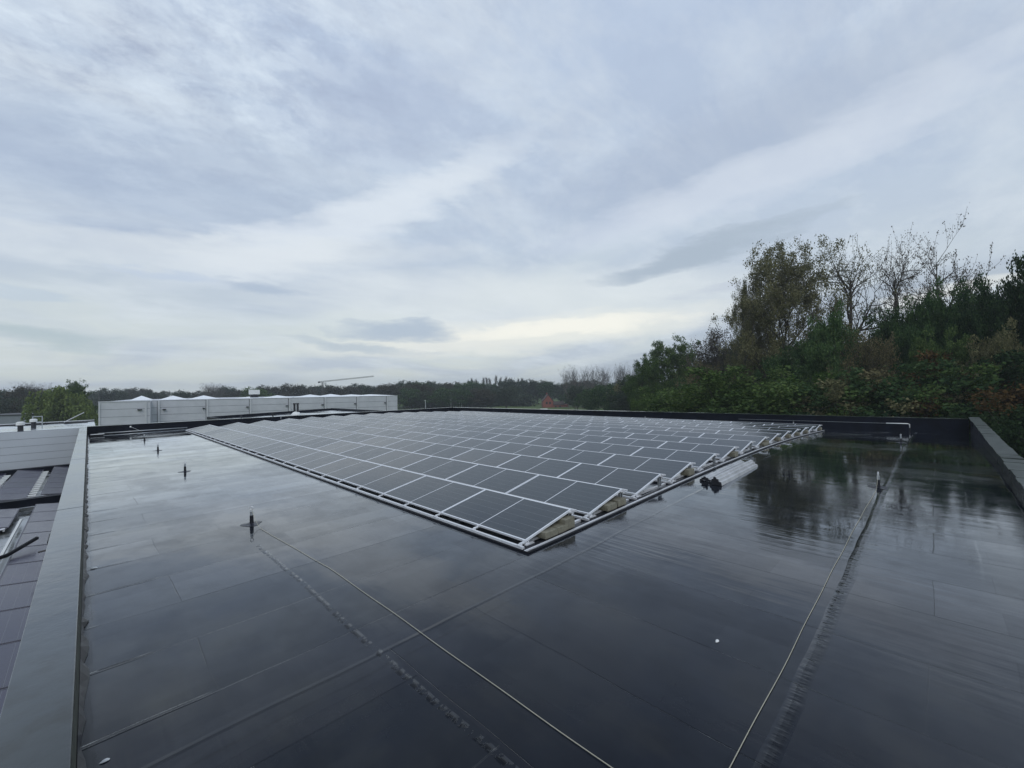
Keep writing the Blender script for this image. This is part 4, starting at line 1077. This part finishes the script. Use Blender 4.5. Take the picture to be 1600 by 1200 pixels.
def leaf_mesh(points, size, spread, count, seed, droop=0.0, flat=0.0, aspect=1.5):
    rng = np.random.default_rng(seed); P = np.array(points, float)
    idx = rng.integers(0, len(P), count); c = P[idx] + rng.normal(0, spread, (count, 3))
    a = rng.normal(size=(count, 3)); a[:, 2] -= droop*3; a /= np.linalg.norm(a, axis=1)[:, None]
    b = rng.normal(size=(count, 3)); b[:, 2] *= (1-flat); b -= (b*a).sum(1)[:, None]*a; b /= np.linalg.norm(b, axis=1)[:, None]
    s = size*rng.uniform(.6, 1.4, count)[:, None]
    v = np.stack([c-a*s*aspect*.5, c+b*s*.5, c+a*s*aspect*.5, c-b*s*.5], 1).reshape(-1, 3)
    me = bpy.data.meshes.new('crown'); me.vertices.add(len(v)); me.vertices.foreach_set('co', v.ravel())
    me.loops.add(count*4); me.loops.foreach_set('vertex_index', np.arange(count*4, dtype=np.int32))
    me.polygons.add(count); me.polygons.foreach_set('loop_start', np.arange(0, count*4, 4, dtype=np.int32))
    me.update(calc_edges=True); me.materials.append(None); return me
def clumps(tips, n, r, seed, squash=.7):
    """gather tips into rounded leaf clumps with gaps between them"""
    rng = np.random.default_rng(seed); T = np.array([t[0] for t in tips]); c = T[rng.integers(0, len(T), n)]
    out = []
    for k in c:
        m_ = 26; d = rng.normal(size=(m_, 3)); d /= np.linalg.norm(d, axis=1)[:, None]; rr_ = r*rng.uniform(.5, 1.25)
        d[:, 2] *= squash; out.append(k + d*rr_*rng.uniform(.55, 1.0, (m_, 1)))
    return np.concatenate(out)

PROTO = {}
def species(key, tm, cm, Hh): PROTO[key] = (tm, cm, Hh)
def top_of(me, qt=.999):
    a = np.zeros(len(me.vertices)*3); me.vertices.foreach_get('co', a); return float(np.quantile(a[2::3], qt))
def mk(key, seed, Hh, count, size, spread, grow_kw, clump=None, minlev=9, thick=1.0, droop=0, aspect=1.5):
    br, tips = grow(seed, Hh, **grow_kw)
    tm = trunk_mesh(br, minlev, thick=thick)
    pts = clumps(tips, clump[0], clump[1], seed) if clump else [t[0] for t in tips]
    if count:
        cm = leaf_mesh(pts, size, spread, count, seed, droop, aspect=aspect); h = top_of(cm, .975 if clump and count > 20000 else .997)
    else: cm = None; h = top_of(tm)
    species(key, tm, cm, h)
broad = dict(first=.18, nlimb=15, limb=.42, up0=.42, levels=3, child=5, r0=.28, wob=.10, ratio=.55)
mk('broad', 11, 12, 60000, .125, .13, broad, clump=(520, .72))
mk('broad2', 12, 12, 60000, .125, .14, dict(broad, nlimb=17, up0=.36), clump=(470, .8))
mk('broad3', 19, 12, 56000, .13, .14, dict(broad, nlimb=13, up0=.48), clump=(350, .8))
mk('poplar', 13, 17, 62000, .105, .17, dict(first=.26, nlimb=19, limb=.40, up0=.52, levels=3, child=6, r0=.32, wob=.09, ratio=.56, curve=.3, rr=.6), clump=(760, .66))
mk('sparse', 14, 20, 4600, .115, .15, dict(first=.42, nlimb=9, limb=.27, up0=.44, levels=3, child=6, r0=.32, wob=.12, ratio=.62, curve=.40, rr=.68), thick=1.9)
mk('sparse2', 33, 20, 4600, .115, .15, dict(first=.40, nlimb=9, limb=.32, up0=.40, levels=3, child=6, r0=.34, wob=.12, ratio=.60, curve=.40, rr=.68), thick=1.9)
mk('halfbare', 15, 10, 14000, .09, .16, dict(first=.2, nlimb=14, limb=.42, up0=.5, levels=3, child=7, r0=.2, wob=.11, ratio=.52))
mk('twiggy', 23, 9, 26000, .085, .13, dict(first=.12, nlimb=18, limb=.46, up0=.5, levels=3, child=8, r0=.2, wob=.10, ratio=.5))
mk('bush', 16, 5, 36000, .085, .10, dict(first=.08, nlimb=14, limb=.6, up0=.35, levels=2, child=7, r0=.1, wob=.12, ratio=.55), clump=(200, .5))
mk('farfan', 17, 16, 1600, .05, .35, dict(first=.18, nlimb=14, limb=.60, up0=.66, levels=2, child=9, r0=.24, wob=.06, ratio=.5, curve=.5), thick=1.5, droop=-1.2, aspect=26)
mk('farcolumn', 27, 18, 1300, .055, .30, dict(first=.15, nlimb=22, limb=.20, up0=.75, levels=2, child=6, r0=.26, wob=.05, ratio=.5, curve=.6), thick=1.5, droop=-1.2, aspect=24)
mk('farbroad', 18, 12, 9000, .30, .35, dict(broad, levels=2, child=6, first=.06, limb=.5), clump=(150, 1.3), minlev=1)
mk('farbroad2', 24, 12, 9000, .30, .35, dict(broad, levels=2, child=6, up0=.5, first=.05, limb=.5), clump=(130, 1.4), minlev=1)
# willow: hanging curtains of small leaves
br, tips = grow(20, 11, **dict(broad, levels=2, child=6, up0=.55))
rng = np.random.default_rng(5); T = np.array([t[0] for t in tips]); pts = []
for k in range(520):
    c = T[rng.integers(0, len(T))] + rng.normal(0, .3, 3); ln = min(c[2]-1.0, rng.uniform(2, 6)); rr_ = np.hypot(c[0], c[1])
    if ln < .4: continue
    for s in np.linspace(0, ln, 24): pts.append(c + np.array([c[0], c[1], 0])/max(rr_, .5)*(.35*math.sqrt(s)) + np.array([0, 0, -s]))
cm = leaf_mesh(pts, .22, .08, 26000, 4, droop=.8); species('willow', trunk_mesh(br, 1), cm, top_of(cm))

FO = {
 'dark': foliage('leaves_dark_green', (0.025, 0.053, 0.025), (0.062, 0.107, 0.043), (0.100, 0.147, 0.060)),
 'deep': foliage('leaves_deep_green', (0.018, 0.035, 0.019), (0.043, 0.073, 0.033), (0.069, 0.103, 0.045)),
 'green': foliage('leaves_green', (0.043, 0.077, 0.027), (0.094, 0.147, 0.048), (0.144, 0.194, 0.069)),
 'bright': foliage('leaves_bright_green', (0.042, 0.080, 0.024), (0.085, 0.138, 0.038), (0.125, 0.175, 0.055)),
 'olive': foliage('leaves_olive_brown', (0.094, 0.098, 0.050), (0.188, 0.181, 0.094), (0.263, 0.250, 0.138)),
 'brown': foliage('leaves_brown', (0.081, 0.077, 0.044), (0.163, 0.147, 0.077), (0.225, 0.200, 0.112)),
 'rust': foliage('leaves_rust', (0.040, 0.034, 0.018), (0.105, 0.066, 0.030), (0.150, 0.100, 0.045)),
 'grey': foliage('leaves_grey_brown', (0.072, 0.065, 0.058), (0.130, 0.117, 0.098), (0.182, 0.169, 0.130)),
 'far': foliage('leaves_far', (0.036, 0.052, 0.038), (0.066, 0.086, 0.056), (0.095, 0.110, 0.070)),
 'farbrown': foliage('leaves_far_brown', (0.045, 0.045, 0.035), (0.075, 0.072, 0.052), (0.100, 0.090, 0.060)),
 'farbare': foliage('bare_twigs', (0.05, 0.045, 0.042), (0.08, 0.07, 0.065), trans=0.1),
 'green2': foliage('leaves_forest_green', (0.035, 0.070, 0.030), (0.077, 0.135, 0.050), (0.125, 0.188, 0.069)),
 'willow': foliage('leaves_willow', (0.085, 0.125, 0.040), (0.16, 0.21, 0.065), (0.21, 0.26, 0.09)),
}
_ext = {}
def extent(key):
    if key not in _ext:
        tm, cm, h0 = PROTO[key]; me = cm or tm
        a = np.zeros(len(me.vertices)*3); me.vertices.foreach_get('co', a); a = a.reshape(-1, 3)
        c = np.median(a[:, :2], 0); _ext[key] = (c, float(np.quantile(np.hypot(*(a[:, :2]-c).T), .93)))
    return _ext[key]
def tree(key, u, D, vt, mtl, label, group, wide=1.0, bark='bark', rz=None, z=GZ, name='tree', hw=None):
    tm, cm, h0 = PROTO[key]
    Ht = height_at(u, vt, D) - z; s = Ht/h0
    rz = rz if rz is not None else random.Random(int(u*7+D)).uniform(0, 6.28)
    c, r90 = extent(key); P = Vector(place(u, D, z)); sx = s*wide
    if hw:
        sx = hw*D/F_PX/r90
        P -= Vector((math.cos(rz)*c[0]-math.sin(rz)*c[1], math.sin(rz)*c[0]+math.cos(rz)*c[1], 0))*sx
    root = empty(name, P, label, 'bush' if name == 'bush' else 'tree', group, rz=rz)
    root.scale = (sx, sx, s)
    for nm, me, mm in (('trunk', tm, M[bark]), ('crown', cm, FO.get(mtl))):
        if me is None: continue
        o = bpy.data.objects.new(nm, me); C.objects.link(o); o.parent = root
        o.material_slots[0].link = 'OBJECT'; o.material_slots[0].material = mm
    return root
GR = 'trees of the wood beyond the far parapet'
# the wood on the right, back to front
T_ = [
 ('broad', 1052, 78, 541, 'green', 'fresh green broadleaf tree with open top at the left end of the wood', 42),
 ('broad2', 1012, 74, 570, 'green', 'rounded fresh green tree, lowest at the left end of the wood', 32),
 ('broad3', 1080, 66, 600, 'dark', 'dark green tree tucked right of the fresh green one', 34),
 ('bush', 1030, 56, 624, 'bright', 'bright green bush just above the far parapet left of the wood', 36),
 ('bush', 1002, 60, 628, 'bright', 'bright green bush at the far left foot of the wood', 26),
 ('halfbare', 1124, 60, 512, 'grey', 'half bare grey tree left of the large olive poplar', 44),
 ('twiggy', 1100, 56, 565, 'brown', 'brown green tree with thin leaves below the half bare tree', 38),
 ('twiggy', 1150, 50, 578, 'olive', 'olive tree in front of the foot of the half bare tree', 40),
 ('poplar', 1226, 48, 396, 'olive', 'large olive brown poplar with dense rounded crown', 76),
 ('poplar', 1172, 50, 455, 'olive', 'smaller olive poplar against the left side of the large one', 34),
 ('sparse', 1326, 47, 368, 'olive', 'tall sparse poplar with bare limbs right of the large olive poplar', 58),
 ('sparse2', 1352, 46, 480, 'brown', 'short sparse sapling leaning in the gap of the wood', 28),
 ('sparse', 1408, 44, 366, 'grey', 'tall thin bare poplar, left of the pair at the right', 40),
 ('sparse2', 1486, 44, 347, 'grey', 'tallest sparse poplar of the wood with branches spread right', 66),
 ('sparse', 1530, 46, 425, 'grey', 'short bare poplar right of the tallest one', 28),
 ('broad2', 1292, 40, 508, 'green2', 'dark green tree in front of the tall sparse poplar', 50),
 ('broad3', 1240, 41, 556, 'dark', 'dark green tree below the large olive poplar', 46),
 ('twiggy', 1358, 36, 520, 'brown', 'round brownish tree with fine twigs in the middle of the wood', 50),
 ('broad2', 1446, 39, 478, 'green2', 'dark tree below the pair of tall poplars', 48),
 ('broad3', 1400, 42, 502, 'dark', 'very dark tree behind the round brownish one', 46),
 ('broad3', 1506, 38, 468, 'dark', 'dark green tree near the right end of the wood', 50),
 ('broad', 1470, 33, 540, 'green', 'dark green tree in front, below the tallest poplar', 50),
 ('broad2', 1560, 34, 470, 'deep', 'dark tree second from the right edge of the photo', 44),
 ('broad3', 1602, 31, 438, 'deep', 'dark tree rising at the right edge of the photo', 52),
 ('broad', 1650, 31, 500, 'deep', 'dark tree partly cut by the right edge of the photo', 70),
 ('broad2', 1550, 30, 540, 'olive', 'dull green tree leaning over the right parapet corner', 56),
]
for key, u, D, vt, mt_, lab, hw in T_:
    tree(key, u, D, vt, mt_, lab, GR, hw=hw, bark='bark')
# understory
U_ = [(1095, 46, 610, 'green', 1.5), (1140, 43, 606, 'bright', 1.5), (1180, 40, 600, 'green', 1.6), (1215, 38, 612, 'bright', 1.4), (1255, 37, 598, 'green', 1.5),
      (1300, 35, 604, 'dark', 1.4), (1330, 33, 622, 'olive', 1.2), (1385, 33, 610, 'brown', 1.2), (1430, 32, 596, 'dark', 1.4), (1475, 31, 606, 'green', 1.3),
      (1515, 29, 612, 'rust', 1.1), (1500, 32, 585, 'rust', .9), (1560, 30, 590, 'deep', 1.2), (1600, 29, 600, 'dark', 1.0), (1592, 27, 640, 'dark', .9), (1650, 22, 650, 'deep', .75),
      (1680, 27, 570, 'deep', 1.0), (1618, 26, 668, 'dark', .9), (1120, 52, 618, 'dark', 1.5), (1060, 52, 622, 'green', 1.4)]
cn = {'green': 'mid green', 'bright': 'bright green', 'dark': 'dark green', 'olive': 'olive', 'brown': 'brownish', 'rust': 'rust orange', 'deep': 'blackish green'}
for k, (u, D, vt, mt_, wd) in enumerate(U_):
    tree('bush', u, D, vt, mt_, '%s bush at the foot of the wood, %s from the left' % (cn[mt_], WORDS[sorted(x[0] for x in U_).index(u)]),
         'bushes at the foot of the wood', wide=wd, name='bush')
# far trees: from left to right
rnd = random.Random(3)
FT = []
def far(key, u, D, vt, mt_, lab, grp, wd=1.0, bark='bark', name='tree'): FT.append(tree(key, u, D, vt, mt_, lab, grp, wide=wd, bark=bark, name=name))
far('willow', 106, 84, 606, 'willow', 'large green willow behind the blue grey hall', 'trees at far left', 1.10)
far('broad', 118, 92, 603, 'green', 'green tree top showing above the willow', 'trees at far left', .7)
for k, (u, D, vt, mt_, wd) in enumerate(((-12, 130, 612, 'far', 1.3), (14, 140, 612, 'far', 1.3), (40, 130, 606, 'farbrown', 1.1), (62, 135, 610, 'far', 1.2), (28, 115, 622, 'farbrown', 1.3), (60, 110, 618, 'far', 1.2), (5, 112, 626, 'far', 1.3), (82, 140, 612, 'far', 1.2))):
    far('farbroad' if k % 2 else 'farbroad2', u, D, vt, mt_, 'dull %s tree left of the willow, %s one planted in that clump' % ('brown' if mt_ == 'farbrown' else 'green', WORDS[k]), 'trees at far left', wd)
for k, (u, D, vt) in enumerate(((22, 190, 601), (32, 190, 599), (50, 180, 597), (60, 180, 596.5), (70, 185, 599), (80, 190, 602), (-3, 190, 606))):
    far('farfan', u, D, vt, 'farbare', 'bare fan shaped tree on the far left skyline, %s of its group' % WORDS[k], 'bare trees on the far left skyline', 1.1, 'palebark')
for k, (u, D, vt) in enumerate(((326, 230, 599), (340, 230, 598), (350, 235, 600))):
    far('farfan', u, D, vt, 'farbare', 'bare fan shaped tree above the warehouse rooflights, %s from left' % WORDS[k], 'bare trees above the warehouse', 1.3, 'palebark')
k = 0; u = 150
while u < 700:
    D = 230+rnd.uniform(-30, 50)
    vt = {0: 612, 1: 611, 2: 613, 3: 611, 4: 608, 5: 607, 6: 605, 7: 604, 8: 603, 9: 602, 10: 602}[min(10, int((u-150)/50))] + rnd.uniform(-5, 3.5)
    mt_ = rnd.choice(['far', 'far', 'farbrown'])
    far(rnd.choice(['farbroad', 'farbroad2']), u, D, vt, mt_, '%s skyline tree behind the warehouse, %s' % ('brownish' if mt_ == 'farbrown' else 'dull green', (WORDS[k]+' from the left') if k < 20 else WORDS[k-20]+' after the twentieth from left'), 'far skyline trees', 1.35)
    u += rnd.uniform(13, 22); k += 1
far('farbroad', 402, 190, 606, 'green', 'greener tree behind the roof plant box', 'far skyline trees', 1.3)
for k in range(15):
    u = 425+k*13+rnd.uniform(-3, 3)
    far('farfan', u, 260, 602+rnd.uniform(-2.5, 2.5)-(k*.15), 'farbare', 'thin bare tree on the skyline around the crane, %s from the left' % WORDS[k], 'bare trees around the crane', .9, 'palebark')
for k in range(19):
    u = 734+k*6.6+rnd.uniform(-1.5, 1.5)
    far('farcolumn', u, 300, 587+abs(k-7)*.7+rnd.uniform(-1.5, 2), 'farbare', 'slim bare poplar of the even row above the centre woods, %s from the left' % WORDS[k], 'row of bare poplars above the woods', 1.0, 'palebark')
for k, (u, vt, wd) in enumerate(((888, 576, .8), (899, 571, .9), (911, 573, .85), (924, 571.5, .4), (938, 570.5, .9), (946, 576, .7), (966, 570, .8), (978, 567, .9), (992, 570, .8))):
    far('farfan', u, 190, vt, 'farbare', 'bare poplar behind the farmhouse side of the wood, %s from the left' % WORDS[k], 'bare poplars right of the farmhouse', wd, 'palebark')
k = 0; u = 640
while u < 1010:
    for row in range(2):
        D = (245 if row == 0 else 205)+rnd.uniform(-15, 15)
        if row == 1 and 800 < u < 885: continue
        top = 600 if u < 720 else (598 if u < 880 else 597)
        vt = top + (0 if row == 0 else 11) + rnd.uniform(-5, 4)
        mt_ = rnd.choice(['far', 'far', 'farbrown', 'dark'])
        far(rnd.choice(['farbroad', 'farbroad2', 'farbroad']), u+rnd.uniform(-4, 4), D, vt, mt_, '%s tree of the central far wood, %s row, %s from left' % ({'far': 'dull green', 'farbrown': 'brownish', 'dark': 'dark green'}[mt_], 'back' if row == 0 else 'front', WORDS[min(19, k)]), 'central far wood', 1.45)
    u += rnd.uniform(14, 20); k += 1
for k, (u, D, vt, mt_, wd) in enumerate(((925, 130, 606, 'dark', 1.2), (948, 120, 600, 'dark', 1.1), (975, 110, 596, 'olive', 1.0), (960, 105, 612, 'dark', 1.1), (990, 100, 588, 'far', .9), (900, 150, 603, 'far', 1.2))):
    far('farbroad2' if k % 2 else 'farbroad', u, D, vt, mt_, '%s tree between the farmhouse and the fresh green tree, %s planted' % ({'dark': 'dark green', 'olive': 'olive', 'far': 'dull green'}[mt_], WORDS[k]), 'trees right of the farmhouse', wd)
# dense screen of trees closing the wood on the right
for k, (u, D, vt, wd) in enumerate(((1075, 95, 585, 1.3), (1130, 84, 560, 1.3), (1180, 78, 550, 1.3), (1240, 72, 540, 1.2), (1300, 66, 545, 1.2), (1350, 62, 560, 1.2), (1400, 60, 540, 1.2), (1450, 58, 520, 1.1), (1510, 55, 515, 1.1), (1570, 52, 505, 1.1), (1630, 48, 500, 1.1))):
    tree('broad3' if k % 2 else 'broad2', u, D, vt, 'deep', 'dark green tree of the back screen of the wood, %s from the left' % WORDS[k], 'dark trees at the back of the wood', wide=wd)
# low far mass that closes the horizon: nobody could count its trees
rng = np.random.default_rng(8); pts = []
for u in np.arange(-80, 1180, 2.0):
    for row, D in ((0, 360), (1, 330)):
        P = place(u, D+15*math.sin(u*.05)); top = 9.0+1.4*math.sin(u*.11)+math.sin(u*.037)*1.2
        pts += [(P[0]+rng.normal(0, 4), P[1]+rng.normal(0, 4), GZ+rng.uniform(0, 1)**.7*top) for _ in range(10)]
for u in np.arange(630, 1010, 1.2):
    if 828 < u < 886: continue
    P = place(u, 232+8*math.sin(u*.09)); top = 6.0+1.5*math.sin(u*.13)+math.sin(u*.31)
    pts += [(P[0]+rng.normal(0, 2), P[1]+rng.normal(0, 2), GZ+rng.uniform(0, 1)*top) for _ in range(16)]
lm = leaf_mesh(pts, .8, .7, 80000, 6); lm.materials.clear(); lm.materials.append(FO['far'])
o = bpy.data.objects.new('distant_woods', lm); C.objects.link(o)
tag(o, 'continuous dark mass of distant woods along the horizon', 'woods', kind='stuff')

# damp evening air
q = MB(); q.box((-905, -905, -9), (905, 905, 24)); hz_ = q.build('haze', None)
hm = bpy.data.materials.new('haze'); hm.use_nodes = True; nt = hm.node_tree; nt.nodes.clear()
pv = N(nt, 'ShaderNodeVolumePrincipled'); pv.inputs['Color'].default_value = (0.80, 0.87, 0.93, 1); pv.inputs['Density'].default_value = 0.00055
oo = N(nt, 'ShaderNodeOutputMaterial'); nt.links.new(pv.outputs[0], oo.inputs['Volume'])
hz_.data.materials.append(hm); tag(hz_, 'thin damp haze over the whole place', 'haze', kind='stuff')

for o in C.objects:
    if o.parent is None and 'category' in o and 'kind' not in o: o['kind'] = 'thing'
